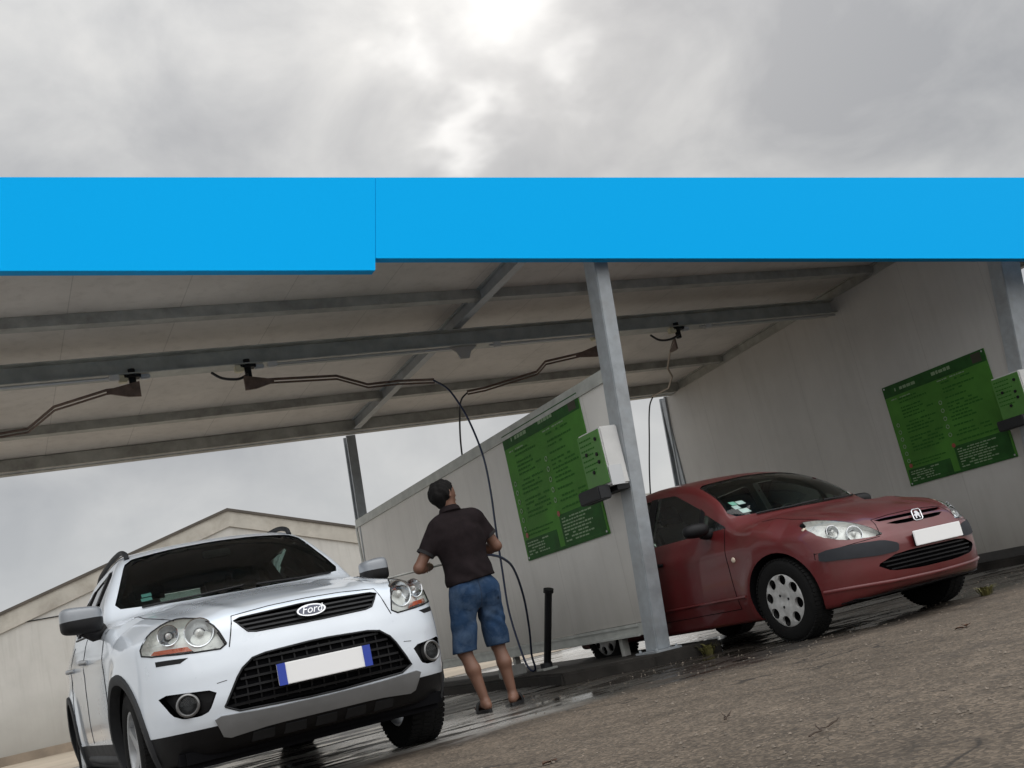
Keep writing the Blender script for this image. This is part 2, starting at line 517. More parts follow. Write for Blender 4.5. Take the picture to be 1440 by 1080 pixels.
def surface_nets(fn, lo, hi, h, project=2):
    ax = [np.arange(l, u + h * 1.01, h) for l, u in zip(lo, hi)]
    X, Y, Z = np.meshgrid(*ax, indexing='ij')
    F = fn(X, Y, Z)
    nx, ny, nz = F.shape
    corners = [(i, j, k) for i in (0, 1) for j in (0, 1) for k in (0, 1)]
    C = {c: F[c[0]:nx - 1 + c[0], c[1]:ny - 1 + c[1], c[2]:nz - 1 + c[2]] for c in corners}
    ins = sum((C[c] < 0).astype(np.int8) for c in corners)
    mask = (ins > 0) & (ins < 8)
    idx = -np.ones(mask.shape, int)
    cells = np.argwhere(mask)
    idx[mask] = np.arange(len(cells))
    acc = np.zeros((len(cells), 3))
    cnt = np.zeros(len(cells))
    V = {c: C[c][mask] for c in corners}
    for a in corners:
        for d in range(3):
            if a[d] == 0:
                b = list(a)
                b[d] = 1
                b = tuple(b)
                va, vb = V[a], V[b]
                x = (va < 0) != (vb < 0)
                t = np.where(x, va / np.where(x, va - vb, 1), 0)
                p = np.array(a, float)[None, :].repeat(len(t), 0)
                p[:, d] += t
                acc += p * x[:, None]
                cnt += x
    v = np.array(lo)[None] + (cells + acc / cnt[:, None]) * h
    faces = []
    S = F < 0
    for d in range(3):
        o1, o2 = [(1, 2), (2, 0), (0, 1)][d]
        sl_a = [slice(None)] * 3
        sl_b = [slice(None)] * 3
        sl_a[d] = slice(0, -1)
        sl_b[d] = slice(1, None)
        ch = S[tuple(sl_a)] != S[tuple(sl_b)]
        e = np.argwhere(ch)
        e = e[(e[:, o1] > 0) & (e[:, o2] > 0) & (e[:, o1] < F.shape[o1] - 1) & (e[:, o2] < F.shape[o2] - 1)]
        q = []
        for da, db in ((-1, -1), (0, -1), (0, 0), (-1, 0)):
            c = e.copy()
            c[:, o1] += da
            c[:, o2] += db
            q.append(idx[c[:, 0], c[:, 1], c[:, 2]])
        q = np.stack(q, 1)
        inside = S[e[:, 0], e[:, 1], e[:, 2]]
        q[~inside] = q[~inside][:, ::-1]
        faces.append(q)
    faces = np.concatenate(faces)
    for _ in range(project):
        f0 = fn(v[:, 0], v[:, 1], v[:, 2])
        g = grad(fn, v)
        st = f0[:, None] * g / np.maximum((g * g).sum(1), .2)[:, None]
        n = np.linalg.norm(st, axis=1)
        st *= np.minimum(1, .6 * h / np.maximum(n, 1e-9))[:, None]
        v = v - st
    return v, faces


def grad(fn, v, e=.002):
    g = np.zeros_like(v)
    for d in range(3):
        a, b = v.copy(), v.copy()
        a[:, d] += e
        b[:, d] -= e
        g[:, d] = (fn(a[:, 0], a[:, 1], a[:, 2]) - fn(b[:, 0], b[:, 1], b[:, 2])) / (2 * e)
    return g


def car_sdf(P):
    top, wb, prof, nose, plan = (pchip(*zip(*P[k])) for k in ('top', 'wb', 'prof', 'nose', 'plan'))
    L = P['L']

    def f(x, y, z):
        a = np.abs(x)
        s = np.clip((2.9 - y) / .6, 0, 1)
        s = s * s * (3 - 2 * s)
        ye = y - P['bow'] * a * a * s
        t = top(ye) - P['crown'] * (a / .8) ** 2.4 - P['hoodcrown'] * (a / .8) ** 4 * np.clip((P['cowl'] - y) / .3, 0, 1)
        for (cx, wd, amp) in P.get('ridge', []):
            t = t + amp * np.exp(-((a - cx - .05 * y) / wd) ** 2) * np.clip((P['cowl'] + .1 - y) / .25, 0, 1)
        w = wb(y) + prof(z)
        for wy in P['wheels']:
            r = np.hypot(y - wy, z - P['wz'])
            w = w + P['flare'] * np.exp(-((r - P['wr'] - .04) / .075) ** 2)
        w = w + P['crease'][1] * np.exp(-((z - P['crease'][0] - .03 * (y - 2)) / .06) ** 2)
        fr = nose(z) + plan(a) - y
        for q in P.get('nosebump', []):
            fr = fr + q[4] * np.exp(-((a - q[0]) / q[1]) ** 2 - ((z - q[2]) / q[3]) ** 2)
        re = y - (L - .10 * (a / .8) ** 3 - np.maximum(0, z - P['tail'][0]) * P['tail'][1] - .15 * np.maximum(0, .45 - z))
        bo = (P['bot'] + .06 * np.clip((.4 - y) / .4, 0, 1)) - z
        d = smax(a - w, (z - t) * P['tslope'], P['k'])
        d = smax(d, fr * .85, P['kf'])
        d = smax(d, re * .85, .07)
        return smax(d, bo, .03)
    return f


SUV = dict(L=4.44, bow=.30, crown=.05, hoodcrown=.045, cowl=1.35, ridge=[(.40, .07, .014), (.68, .17, .036)],
           top=[(-.3, .80), (-.02, .90), (.10, .965), (.3, 1.015), (.6, 1.065), (1.0, 1.125), (1.28, 1.16), (1.40, 1.19), (1.72, 1.415), (2.0, 1.595),
                (2.2, 1.655), (2.6, 1.69), (3.2, 1.685), (3.7, 1.64), (4.0, 1.585), (4.15, 1.50), (4.44, 1.2)],
           wb=[(-.1, .78), (.3, .865), (.6, .90), (1.0, .918), (1.5, .922), (2.6, .922), (3.5, .918), (4.1, .88), (4.5, .80)],
           prof=[(.15, -.07), (.33, -.03), (.45, -.008), (.6, 0), (.78, 0), (.95, -.012), (1.06, -.03), (1.14, -.06), (1.3, -.118), (1.5, -.222), (1.6, -.282), (1.7, -.36)],
           nose=[(.15, .24), (.26, .15), (.34, .075), (.44, .02), (.54, .0), (.66, 0), (.75, .012), (.83, .035), (.90, .06), (.955, .10), (1.0, .17), (1.1, .36), (1.3, .65), (1.7, .9)],
           plan=[(0, 0), (.3, .018), (.5, .06), (.62, .105), (.72, .175), (.80, .28), (.86, .43), (.9, .62), (.95, 1.0), (1.1, 1.8)],
           wheels=(.88, 3.57), wz=.35, wr=.375, flare=.022, crease=(.93, .010), tail=(1.0, .45), bot=.24, tslope=.85, k=.05, kf=.05)
HATCH = dict(L=4.20, bow=.27, crown=.055, hoodcrown=.06, cowl=1.0, ridge=[(.36, .07, .010), (.62, .17, .055)],
             top=[(-.3, .60), (0.0, .70), (.1, .745), (.3, .825), (.6, .905), (.85, .955), (1.0, .985), (1.10, 1.035), (1.4, 1.25), (1.75, 1.405), (2.05, 1.475),
                  (2.45, 1.505), (3.0, 1.495), (3.5, 1.44), (3.8, 1.36), (4.0, 1.2), (4.2, .95)],
             wb=[(-.1, .73), (.3, .825), (.6, .855), (1.0, .868), (1.6, .873), (3.0, .87), (3.8, .83), (4.3, .72)],
             prof=[(.1, -.09), (.28, -.035), (.42, -.006), (.55, 0), (.68, 0), (.82, -.02), (.92, -.045), (1.0, -.08), (1.15, -.155), (1.3, -.225), (1.42, -.285), (1.5, -.34)],
             nose=[(.08, .22), (.16, .13), (.23, .05), (.32, .01), (.42, 0), (.54, .0), (.60, .015), (.66, .05), (.72, .085), (.78, .15), (.86, .28), (1.0, .50), (1.5, .8)],
             plan=[(0, 0), (.2, .012), (.4, .05), (.55, .11), (.65, .175), (.73, .26), (.79, .38), (.84, .56), (.88, .9), (1.0, 1.6)],
             wheels=(.80, 3.408), wz=.315, wr=.345, flare=.014, crease=(.80, .010), tail=(.9, .5), bot=.19, tslope=.85, k=.05, kf=.06)
# SDF-END

# ------------------------------------------------------------------ shaping on a body surface


def raw_mesh(v, f):
    me = bpy.data.meshes.new('raw')
    me.from_pydata([tuple(q) for q in v], [], [tuple(q) for q in f])
    return me


def volume(me):
    bm = bmesh.new()
    bm.from_mesh(me)
    v = bm.calc_volume(signed=True)
    bm.free()
    return v


def boolean(me, cutter):
    """difference; a cut that removes more than the cutter holds is tried again a hair to the side"""
    rj = random.Random(1)
    v0, vc = volume(me), abs(volume(cutter))
    for k in range(6):
        a = bpy.data.objects.new('tmp_a', me)
        b = bpy.data.objects.new('tmp_b', cutter)
        COL.objects.link(a)
        COL.objects.link(b)
        md = a.modifiers.new('b', 'BOOLEAN')
        md.operation, md.object, md.solver = 'DIFFERENCE', b, 'EXACT'
        dg = bpy.context.evaluated_depsgraph_get()
        out = bpy.data.meshes.new_from_object(a.evaluated_get(dg))
        for o in (a, b):
            bpy.data.objects.remove(o)
        if volume(out) > v0 - vc - .02:
            bm = bmesh.new()
            bm.from_mesh(out)
            bmesh.ops.remove_doubles(bm, verts=bm.verts[:], dist=5e-5)
            bmesh.ops.dissolve_degenerate(bm, dist=1e-5, edges=bm.edges[:])
            bmesh.ops.triangulate(bm, faces=[f for f in bm.faces if len(f.verts) > 4])
            bm.to_mesh(out)
            bm.free()
            break
        d = Vector((rj.uniform(-1, 1), rj.uniform(-1, 1), rj.uniform(-1, 1))) * .0015
        for vv in cutter.vertices:
            vv.co += d
    return out


def chaikin(pts, n=2, w=.22):
    for _ in range(n):
        o = []
        for i, p in enumerate(pts):
            q = pts[(i + 1) % len(pts)]
            o += [(p[0] * (1 - w) + q[0] * w, p[1] * (1 - w) + q[1] * w), (p[0] * w + q[0] * (1 - w), p[1] * w + q[1] * (1 - w))]
        pts = o
    return pts


def mirror(pts):
    return [(-a, b) for a, b in pts][::-1]


def inside(p, poly):
    c = False
    for i in range(len(poly)):
        a, b = poly[i], poly[i - 1]
        if (a[1] > p[1]) != (b[1] > p[1]) and p[0] < (b[0] - a[0]) * (p[1] - a[1]) / (b[1] - a[1]) + a[0]:
            c = not c
    return c


def fill2d(outline, grid, holes=()):
    pts, edges = [], []
    for loop in (outline,) + tuple(holes):
        st = len(pts)
        for i, p in enumerate(loop):
            q = loop[(i + 1) % len(loop)]
            n = max(1, int(math.hypot(q[0] - p[0], q[1] - p[1]) / grid + .5))
            pts += [(p[0] + (q[0] - p[0]) * k / n, p[1] + (q[1] - p[1]) * k / n) for k in range(n)]
        edges += [(i, i + 1 if i + 1 < len(pts) else st) for i in range(st, len(pts))]
        if loop is outline:
            nb = len(pts)
    xs, ys = [p[0] for p in outline], [p[1] for p in outline]
    gx = np.arange(min(xs), max(xs), grid)
    gy = np.arange(min(ys), max(ys), grid)
    B = np.array(pts)
    for i, x in enumerate(gx):
        for y in gy:
            p = (x, y + (grid / 2 if i % 2 else 0))
            if inside(p, outline) and not any(inside(p, h) for h in holes) and np.min(np.hypot(B[:, 0] - p[0], B[:, 1] - p[1])) > grid * .45:
                pts.append(p)
    r = geometry.delaunay_2d_cdt([Vector(p) for p in pts], edges, [], 0, 1e-6)
    V = [tuple(p) for p in r[0]]
    F = []
    for t in r[2]:
        c = (sum(V[i][0] for i in t) / 3, sum(V[i][1] for i in t) / 3)
        if inside(c, outline) and not any(inside(c, h) for h in holes):
            F.append(tuple(t))
    return V, F


VIEW = {'front': (lambda p: (p[0], -3, p[1]), (0, 1, 0)), 'back': (lambda p: (p[0], 8, p[1]), (0, -1, 0)),
        'right': (lambda p: (-4, p[0], p[1]), (1, 0, 0)), 'left': (lambda p: (4, p[0], p[1]), (-1, 0, 0)),
        'top': (lambda p: (p[0], p[1], 5), (0, 0, -1))}


def on_surface(bvh, p, view):
    o, d = VIEW[view]
    o = Vector(o(p))
    h, n, _, _ = bvh.ray_cast(o, Vector(d))
    if h is None:
        h, n, _, _ = bvh.find_nearest(o + Vector(d) * 3.2)
    return h, n


def patch(bvh, outline, view, off, skirt=.02, grid=.035, mb=None, holes=()):
    """a skin that follows the body inside the outline, lifted by off, with an edge going down by skirt"""
    mb = mb or MB()
    V, F = fill2d(outline, grid, holes)
    P, N = [], []
    for p in V:
        h, n = on_surface(bvh, p, view)
        P.append(h + n * off)
        N.append(n)
    d = Vector(VIEW[view][1])
    FF = []
    for t in F:
        nn = (P[t[1]] - P[t[0]]).cross(P[t[2]] - P[t[0]])
        FF.append(t if nn.dot(d) < 0 else t[::-1])
    ed = {}
    for t in FF:
        for i in range(3):
            ed[(t[i], t[(i + 1) % 3])] = 1
    v = list(P)
    f = list(FF)
    if skirt:
        bl = {}
        for (a, b) in list(ed):
            if (b, a) not in ed:
                for q in (a, b):
                    if q not in bl:
                        bl[q] = len(v)
                        v.append(P[q] - N[q] * skirt)
                f.append((b, a, bl[a], bl[b]))
    return mb.addmesh(v, f)


def seam(bvh, pts, view, r=.003, off=.0, step=.04, mb=None):
    mb = mb or MB()
    out = []
    for a, b in zip(pts[:-1], pts[1:]):
        n = max(1, int(math.hypot(b[0] - a[0], b[1] - a[1]) / step))
        out += [(a[0] + (b[0] - a[0]) * k / n, a[1] + (b[1] - a[1]) * k / n) for k in range(n)]
    out.append(pts[-1])
    P = []
    for p in out:
        h, n = on_surface(bvh, p, view)
        P.append(h + n * off)
    return mb.tube(P, r, 6)


def smooth_obj(name, v, f, mats, parent=None, fn=None):
    me = raw_mesh(v, f)
    for m in (mats if isinstance(mats, (list, tuple)) else [mats]):
        me.materials.append(m)
    me.polygons.foreach_set('use_smooth', [True] * len(me.polygons))
    return link_mesh(name, me, parent)


def shell_parts(me, fn, cuts, classify, mats, parent):
    """cut the shell along planes, hand each face to a part, keep the true surface normals"""
    bm = bmesh.new()
    bm.from_mesh(me)
    for co, no in cuts:
        bmesh.ops.bisect_plane(bm, geom=bm.verts[:] + bm.edges[:] + bm.faces[:], plane_co=co, plane_no=no, dist=1e-5)
    bm.normal_update()
    groups = {}
    cen = np.array([f.calc_center_median()[:] for f in bm.faces])
    fv = fn(cen[:, 0], cen[:, 1], cen[:, 2])
    nrm = np.array([f.normal[:] for f in bm.faces])
    for f, c, d, n in zip(bm.faces, cen, fv, nrm):
        groups.setdefault(classify(c, d, n), []).append((f, d))
    made = {}
    for name, fl in groups.items():
        vi, V, F, mi = {}, [], [], []
        for f, d in fl:
            t = []
            for vert in f.verts:
                if vert.index not in vi:
                    vi[vert.index] = len(V)
                    V.append(vert.co[:])
                t.append(vi[vert.index])
            F.append(tuple(t))
            c = f.calc_center_median()
            mi.append(0 if d >= -.012 else (2 if c.y > 1.08 and c.z > .42 and abs(c.x) < .80 and len(mats['body']) > 2 and min(math.hypot(c.y - wy, c.z - .33) for wy in (.8, .88, 3.408, 3.57)) > .50 else 1))
        me2 = raw_mesh(V, F)
        key = name[0] if isinstance(name, tuple) else name
        for m in mats.get(key, mats['body']):
            me2.materials.append(m)
        me2.polygons.foreach_set('material_index', mi)
        me2.polygons.foreach_set('use_smooth', [True] * len(F))
        va = np.array(V)
        g = grad(fn, va)
        g /= np.maximum(np.linalg.norm(g, axis=1, keepdims=True), 1e-6)
        nl = len(me2.loops)
        lv = np.zeros(nl, int)
        me2.loops.foreach_get('vertex_index', lv)
        pn = np.zeros(len(F) * 3)
        me2.polygons.foreach_get('normal', pn)
        pn = pn.reshape(-1, 3)
        tot = np.zeros(len(F), int)
        me2.polygons.foreach_get('loop_total', tot)
        lp = np.repeat(np.arange(len(F)), tot)
        use = ((g[lv] * pn[lp]).sum(1) > .75) & (np.array(mi)[lp] == 0)
        ln = np.where(use[:, None], g[lv], pn[lp])
        me2.normals_split_custom_set(ln.tolist())
        made[name] = link_mesh(key, me2, parent)
    bm.free()
    return made


def wheel(root, x, y, r, w, rimr, side, rim_builder, rim_mat):
    ax = Vector((side, 0, 0))
    c = Vector((x, y, r))
    t = MB()
    h = w / 2
    t.lathe([(rimr - .015, -h * .9), (rimr + .02, -h), (r - .035, -h * 1.0), (r - .012, -h * .88), (r, -h * .7), (r, h * .7), (r - .012, h * .88), (r - .035, h), (rimr + .02, h), (rimr - .002, h * .93), (rimr - .02, h * .8), (rimr - .02, -h * .6)], c, ax, 48, True)
    for k in range(60):                                             # tread blocks
        a = 2 * math.pi * k / 60
        for s2 in (-.33, .0, .33):
            rot = Matrix.Rotation(a, 3, 'X')
            t.box(rot @ Vector((0, 0, r - .003)) + c + Vector((s2 * w, 0, 0)), (w * .25, .022, .012), rot)
    wob = empty_part('wheel', root)
    t.build('tyre', m_rubber, wob, 40)
    rim_builder(wob, c, ax, rimr, h, rim_mat)
    return wob


def empty_part(name, parent):
    o = bpy.data.objects.new(name, None)
    COL.objects.link(o)
    o.empty_display_size = .1
    o.parent = parent
    return o


def rim_spokes(wob, c, ax, rr, h, m):
    b = MB()
    b.lathe([(rr - .004, h * .9), (rr - .02, h * .86), (rr - .03, h * .3), (rr - .03, -h * .8), (rr, -h * .8)], c, ax, 40)
    b.lathe([(.0, h * .74), (.05, h * .74), (.062, h * .66), (.062, h * .3)], c, ax, 24)
    for k in range(5):
        a = 2 * math.pi * k / 5 + .3
        rot = Matrix.Rotation(a, 3, 'X')
        pts = [(-.036, .04), (-.022, rr - .025), (.022, rr - .025), (.036, .04)]
        v = []
        for (yy, zz) in pts:
            for hh in (h * .35, h * (.72 if zz < .1 else .82)):
                v.append(rot @ Vector((ax.x * hh, yy, zz)) + c)
        b.addmesh(v, [(0, 2, 4, 6), (1, 3, 5, 7), (0, 1, 3, 2), (2, 3, 5, 4), (4, 5, 7, 6), (6, 7, 1, 0)])
    b.build('rim', m, wob, 35)
    d = MB().lathe([(0, -h * .2), (rr * .72, -h * .2), (rr * .72, -h * .35), (0, -h * .35)], c, ax, 32)
    d.build('brake_disc', m_dgrey, wob, 35)


def rim_hubcap(wob, c, ax, rr, h, m):
    rr = rr + .012
    ring = [(rr * math.cos(2 * math.pi * k / 48), rr * math.sin(2 * math.pi * k / 48)) for k in range(48)]
    holes = []
    for k in range(8):
        a = 2 * math.pi * k / 8 + .2
        o = []
        for j in range(14):
            t = 2 * math.pi * j / 14
            u, v = .040 * math.cos(t), .043 * math.sin(t)
            rr2 = rr * .755 + u
            o.append((rr2 * math.cos(a) - v * math.sin(a), rr2 * math.sin(a) + v * math.cos(a)))
        holes.append(o)
    V, F = fill2d(ring, .016, holes)
    prof = pchip([0, .03, .045, .10, .15, .19, .215], [.95, .95, 1.02, 1.04, 1.06, 1.0, .86])
    def P(p, dz=0):
        q = math.hypot(*p)
        return Vector((ax.x * (h * float(prof(q)) + dz), p[0], p[1])) + c
    mb = MB()
    v = [P(p) for p in V]
    f = [t for t in F]
    ed = {(t[i], t[(i + 1) % 3]) for t in f for i in range(3)}
    bl = {}
    for a, b in list(ed):
        if (b, a) not in ed:
            for q in (a, b):
                if q not in bl:
                    bl[q] = len(v)
                    v.append(P(V[q], -.022))
            f.append((b, a, bl[a], bl[b]))
    mb.addmesh(v, f)
    mb.build('hubcap', m, wob, 40)
    s = MB()
    for k in range(3):
        a = 2 * math.pi * k / 3 + .9
        s.lathe([(0, h * 1.05), (.011, h * 1.05), (.011, h * .9)], c + Vector((0, .052 * math.cos(a), .052 * math.sin(a))), ax, 10)
    s.build('bolt_cap', m_dgrey, wob, 35)
    b = MB().lathe([(0, h * .5), (rr - .01, h * .5), (rr - .01, -h * .8)], c, ax, 32)
    b.build('rim', m_deep, wob, 35)


def seats(root, ys, z0, xs=(-.37, .37)):
    for y in ys:
        for x in xs:
            s = empty_part('seat', root)
            fx = lambda a, b: MB().box(a, b)
            MB().box((x, y, z0 + .08), (.48, .5, .16)).build('cushion', m_seat, s, 40, bevel=.04)
            rot = Matrix.Rotation(R(-14), 3, 'X')
            MB().box((x, y + .30, z0 + .43), (.46, .13, .62), rot).build('backrest', m_seat, s, 40, bevel=.045)
            MB().box((x, y + .40, z0 + .84), (.26, .10, .17), rot).build('headrest', m_seat, s, 40, bevel=.04)


def interior(root, P, ydash, z0, wheel_y, rear=True):
    MB().prism([(ydash, z0 + .1), (ydash, z0 + .50), (ydash + .12, z0 + .56), (ydash + .42, z0 + .53), (ydash + .5, z0 + .35), (ydash + .42, z0 + .1)], 'x', -.70, .70).build('dashboard', m_black, root, 30)
    c = Vector((.37, wheel_y, z0 + .50))
    t = MB().tube([c + Vector((.185 * math.cos(a), .06 * math.sin(a), .175 * math.sin(a))) for a in (2 * math.pi * k / 24 for k in range(25))], .015, 8)
    t.tube([c + Vector((-.18, 0, 0)), c, c + Vector((.18, 0, 0))], .02, 8)
    t.tube([c, c + Vector((0, -.25, -.1))], .035, 8)
    t.build('steering_wheel', m_black, root, 40)
    seats(root, (wheel_y + .50,), z0)
    if rear:
        seats(root, (wheel_y + 1.38,), z0 + .02, (-.35, .35))


def text_mesh(txt, size, depth, shear=0.0):
    cu = bpy.data.curves.new('txt', 'FONT')
    cu.body, cu.size, cu.extrude, cu.shear, cu.align_x, cu.align_y = txt, size, depth, shear, 'CENTER', 'CENTER'
    cu.resolution_u = 3
    o = bpy.data.objects.new('txt', cu)
    COL.objects.link(o)
    dg = bpy.context.evaluated_depsgraph_get()
    me = bpy.data.meshes.new_from_object(o.evaluated_get(dg))
    bpy.data.objects.remove(o)
    return me


def frame_v(h, n, up=Vector((0, 0, 1))):
    x = up.cross(n).normalized()
    return x, n.cross(x).normalized()


# ------------------------------------------------------------------ white SUV


def ell(cx, cz, a, b, n=24):
    return [(cx + a * math.cos(2 * math.pi * k / n), cz + b * math.sin(2 * math.pi * k / n)) for k in range(n)]


def build_suv():
    root = empty('parked_suv', (1.632, 5.87, 0), 'white SUV parked nose out, with large black lower grille and silver skid strip', 'car', None, .03)
    f = car_sdf(SUV)
    v, q = surface_nets(f, (-1.02, -.06, .12), (1.02, 4.5, 1.8), .026)
    bvh = BVHTree.FromPolygons([tuple(p) for p in v], [tuple(p) for p in q])
    lamp = chaikin([(-.462, .782), (-.50, .90), (-.545, .965), (-.62, 1.005), (-.70, .995), (-.79, .95), (-.845, .885), (-.845, .83), (-.67, .797)], 1, .2)
    grille = chaikin([(-.345, .838), (-.415, .925), (0, .94), (.415, .925), (.345, .838), (0, .832)], 1, .1)
    low = chaikin([(-.545, .458), (-.43, .655), (-.345, .715), (0, .73), (.345, .715), (.43, .655), (.545, .458), (0, .44)], 1, .16)
    fog = chaikin([(-.82, .615), (-.55, .585), (-.60, .485), (-.645, .47), (-.72, .473), (-.765, .50)], 1, .15)
    wsc = chaikin([(-.775, 1.225), (-.40, 1.18), (0, 1.17), (.40, 1.18), (.775, 1.225), (.625, 1.545), (.56, 1.587), (.3, 1.607), (0, 1.614), (-.3, 1.607), (-.56, 1.587), (-.625, 1.545)], 1, .10)
    rws = [(-.58, 1.18), (.58, 1.18), (.5, 1.5), (-.5, 1.5)]
    w1 = chaikin([(1.70, 1.13), (2.43, 1.15), (2.39, 1.545), (2.25, 1.545), (2.10, 1.49)], 1, .06)
    w2 = chaikin([(2.53, 1.155), (3.28, 1.19), (3.22, 1.52), (2.49, 1.55)], 1, .06)
    w3 = chaikin([(3.38, 1.21), (3.80, 1.28), (3.62, 1.45), (3.32, 1.51)], 1, .08)
    cut = MB()
    for s in (-1, 1):
        for wy in SUV['wheels']:
            cut.lathe([(0, .52), (.392, .52), (.392, 1.2), (0, 1.2)], (0, wy, .355), (s, 0, 0), 40)
        cut.prism(lamp if s < 0 else mirror(lamp), 'y', -.5, .66)
        cut.prism(fog if s < 0 else mirror(fog), 'y', -.5, .34)
    cut.prism(grille, 'y', -.5, .17)
    cut.prism(low, 'y', -.5, .14)
    me = boolean(raw_mesh(v, q), cut.mesh('cut', [], weld=True))
    cab = lambda x, y, z: np.maximum.reduce([f(x, y, z) + .05, .48 - z, 1.36 - y, y - 4.05, np.abs(x) - .78])
    cv, cq = surface_nets(cab, (-.95, 1.2, .4), (.95, 4.2, 1.8), .06)
    me = boolean(me, raw_mesh(cv, cq))
    cut = MB()
    cut.prism(wsc, 'y', .9, 2.25)
    cut.prism(rws, 'y', 3.7, 5)
    me = boolean(me, cut.mesh('cut2', []))
    for s in (-1, 1):
        for w in (w1, w2, w3):
            me = boolean(me, MB().prism(w, 'x', s * .45, s * 1.3).mesh('cut2', []))

    def cls(c, d, n):
        x, y, z = c
        if z < .405:
            return 'lower_cladding'
        if d < -.03 and y > .7:
            return 'body'
        if y < .5 and z < .775 and abs(x) < .89:
            return 'bumper'
        if abs(x) < .655 and y < 1.32 and z > .93 and n[2] > .2:
            return 'bonnet'
        if abs(x) > .7 and 1.42 < y < 2.47 and .405 < z < 1.085:
            return ('front_door', x > 0)
        if abs(x) > .7 and 2.47 < y < 3.36 and z < 1.085 and math.hypot(y - 3.57, z - .35) > .43:
            return ('rear_door', x > 0)
        return 'body'
    cuts = [((0, 0, .405), (0, 0, 1)), ((0, .5, 0), (0, 1, 0)), ((0, 0, .775), (0, 0, 1)), ((.655, 0, 0), (1, 0, 0)), ((-.655, 0, 0), (1, 0, 0)), ((0, 1.32, 0), (0, 1, 0)),
            ((0, 0, .93), (0, 0, 1)), ((0, 1.42, 0), (0, 1, 0)), ((0, 2.47, 0), (0, 1, 0)), ((0, 3.36, 0), (0, 1, 0)), ((0, 0, 1.085), (0, 0, 1))]
    parts = shell_parts(me, f, cuts, cls, {'body': [m_white, m_deep, mat('dark_liner', (.03, .03, .03), .9)], 'lower_cladding': [m_black, m_deep, m_deep]}, root)
    # shut lines
    sm = MB()
    for s, vw in ((-1, 'right'), (1, 'left')):
        for y in (1.42, 2.47):
            seam(bvh, [(y, .42), (y, 1.12)], vw, .0035, 0, .05, sm)
        seam(bvh, [(3.36, 1.13), (3.36, .85), (3.17, .55), (3.13, .42)], vw, .0035, 0, .05, sm)
    seam(bvh, [(-.46, .785), (-.41, .945), (-.2, .962), (0, .966), (.2, .962), (.41, .945), (.46, .785)], 'front', .0032, 0, .04, sm)
    for s in (-1, 1):
        seam(bvh, [(s * .655, .42), (s * .69, .9), (s * .72, 1.3)], 'top', .003, 0, .05, sm)
        seam(bvh, [(s * .55, .615), (s * .50, .62)], 'front', .002, 0, .05, sm)
    sm.build('shut_lines', m_deep, root, 60)
    # upper grille
    g = patch(bvh, grille, 'front', -.03, 0, .05).build('upper_grille', m_black, root)
    b = MB()
    for z in (.862, .888, .914):
        w = .352 + (z - .838) * .75
        patch(bvh, [(-w, z - .005), (w, z - .005), (w, z + .005), (-w, z + .005)], 'front', -.008, .022, .05, b)
    b.build('grille_bar', m_dgrey, g)
    rim = MB()
    P = [(p[0], p[1]) for p in grille]
    seam(bvh, P + [P[0]], 'front', .005, 0, .04, rim)
    rim.build('grille_frame', m_dgrey, g, 60)
    # oval badge with script lettering
    h, n = on_surface(bvh, (0, .888), 'front')
    n = Vector((0, -1, .28)).normalized()
    u, w = frame_v(h, n)
    bd = empty_part('badge', root)
    def oval(a, bb, d0, d1, name, m):
        o = MB()
        N = 36
        r0 = [h + u * (a * math.cos(t)) + w * (bb * math.sin(t)) for t in (2 * math.pi * k / N for k in range(N))]
        vv = [p + n * d0 for p in r0] + [h + (p - h) * .93 + n * d1 for p in r0]
        o.addmesh(vv, [tuple(range(N, 2 * N))] + [(k, (k + 1) % N, N + (k + 1) % N, N + k) for k in range(N)])
        return o.build(name, m, bd, 40)
    oval(.088, .036, -.01, .016, 'rim', m_chrome)
    oval(.076, .0275, .01, .0185, 'field', mat('badge_blue', (.02, .03, .075), .3, coat=1))
    tm = text_mesh("Ford", .062, .002, .35)
    for vv in tm.vertices:
        p = vv.co.copy()
        vv.co = h + u * (p.x * .98) + w * (p.y + .001) + n * (p.z + .0195)
    tm.materials.append(m_chrome)
    link_mesh('lettering', tm, bd)
    # lower grille
    g = patch(bvh, low, 'front', -.045, 0, .05).build('lower_grille', m_deep, root)
    b = MB()
    for k in range(6):
        z = .482 + k * .043
        w = .53 - (z - .458) * .62 - max(0, z - .655) * .6
        patch(bvh, [(-w, z - .006), (w, z - .006), (w, z + .006), (-w, z + .006)], 'front', -.016, .02, .05, b)
    b.build('grille_bar', m_black, g)
    b = MB()
    for k in range(-7, 8):
        x = k * .068
        ztop = .715 if abs(x) < .34 else .715 - (abs(x) - .34) * 1.2
        if ztop > .5:
            patch(bvh, [(x - .004, .465), (x + .004, .465), (x + .004, ztop), (x - .004, ztop)], 'front', -.028, .01, .05, b)
    b.build('grille_rib', m_black, g)
    rim = MB()
    seam(bvh, low + [low[0]], 'front', .006, -.001, .04, rim)
    rim.build('grille_frame', m_dgrey, g, 60)
    # skid strip and black lower lip with openings
    sk = chaikin([(-.585, .452), (-.535, .335), (-.3, .355), (.3, .355), (.535, .335), (.585, .452), (.3, .436), (0, .432), (-.3, .436)], 1, .12)
    patch(bvh, sk, 'front', .012, .02, .04).build('skid_strip', m_skid, root, 50)
    b = MB()
    for k in (-2, -1, 0, 1, 2):
        patch(bvh, [(k * .17 - .06, .29), (k * .17 + .06, .29), (k * .17 + .055, .335), (k * .17 - .055, .335)], 'front', .006, .02, .05, b)
    b.build('lower_lip', m_dgrey, root)
    # plate: blue at both ends
    pl = MB().box((0, -.035, .588), (.52, .012, .112)).build('number_plate', m_plate, root, bevel=.003)
    for s in (-1, 1):
        MB().box((s * .238, -.0425, .588), (.044, .006, .112)).build('plate_band', m_plateblue, pl)
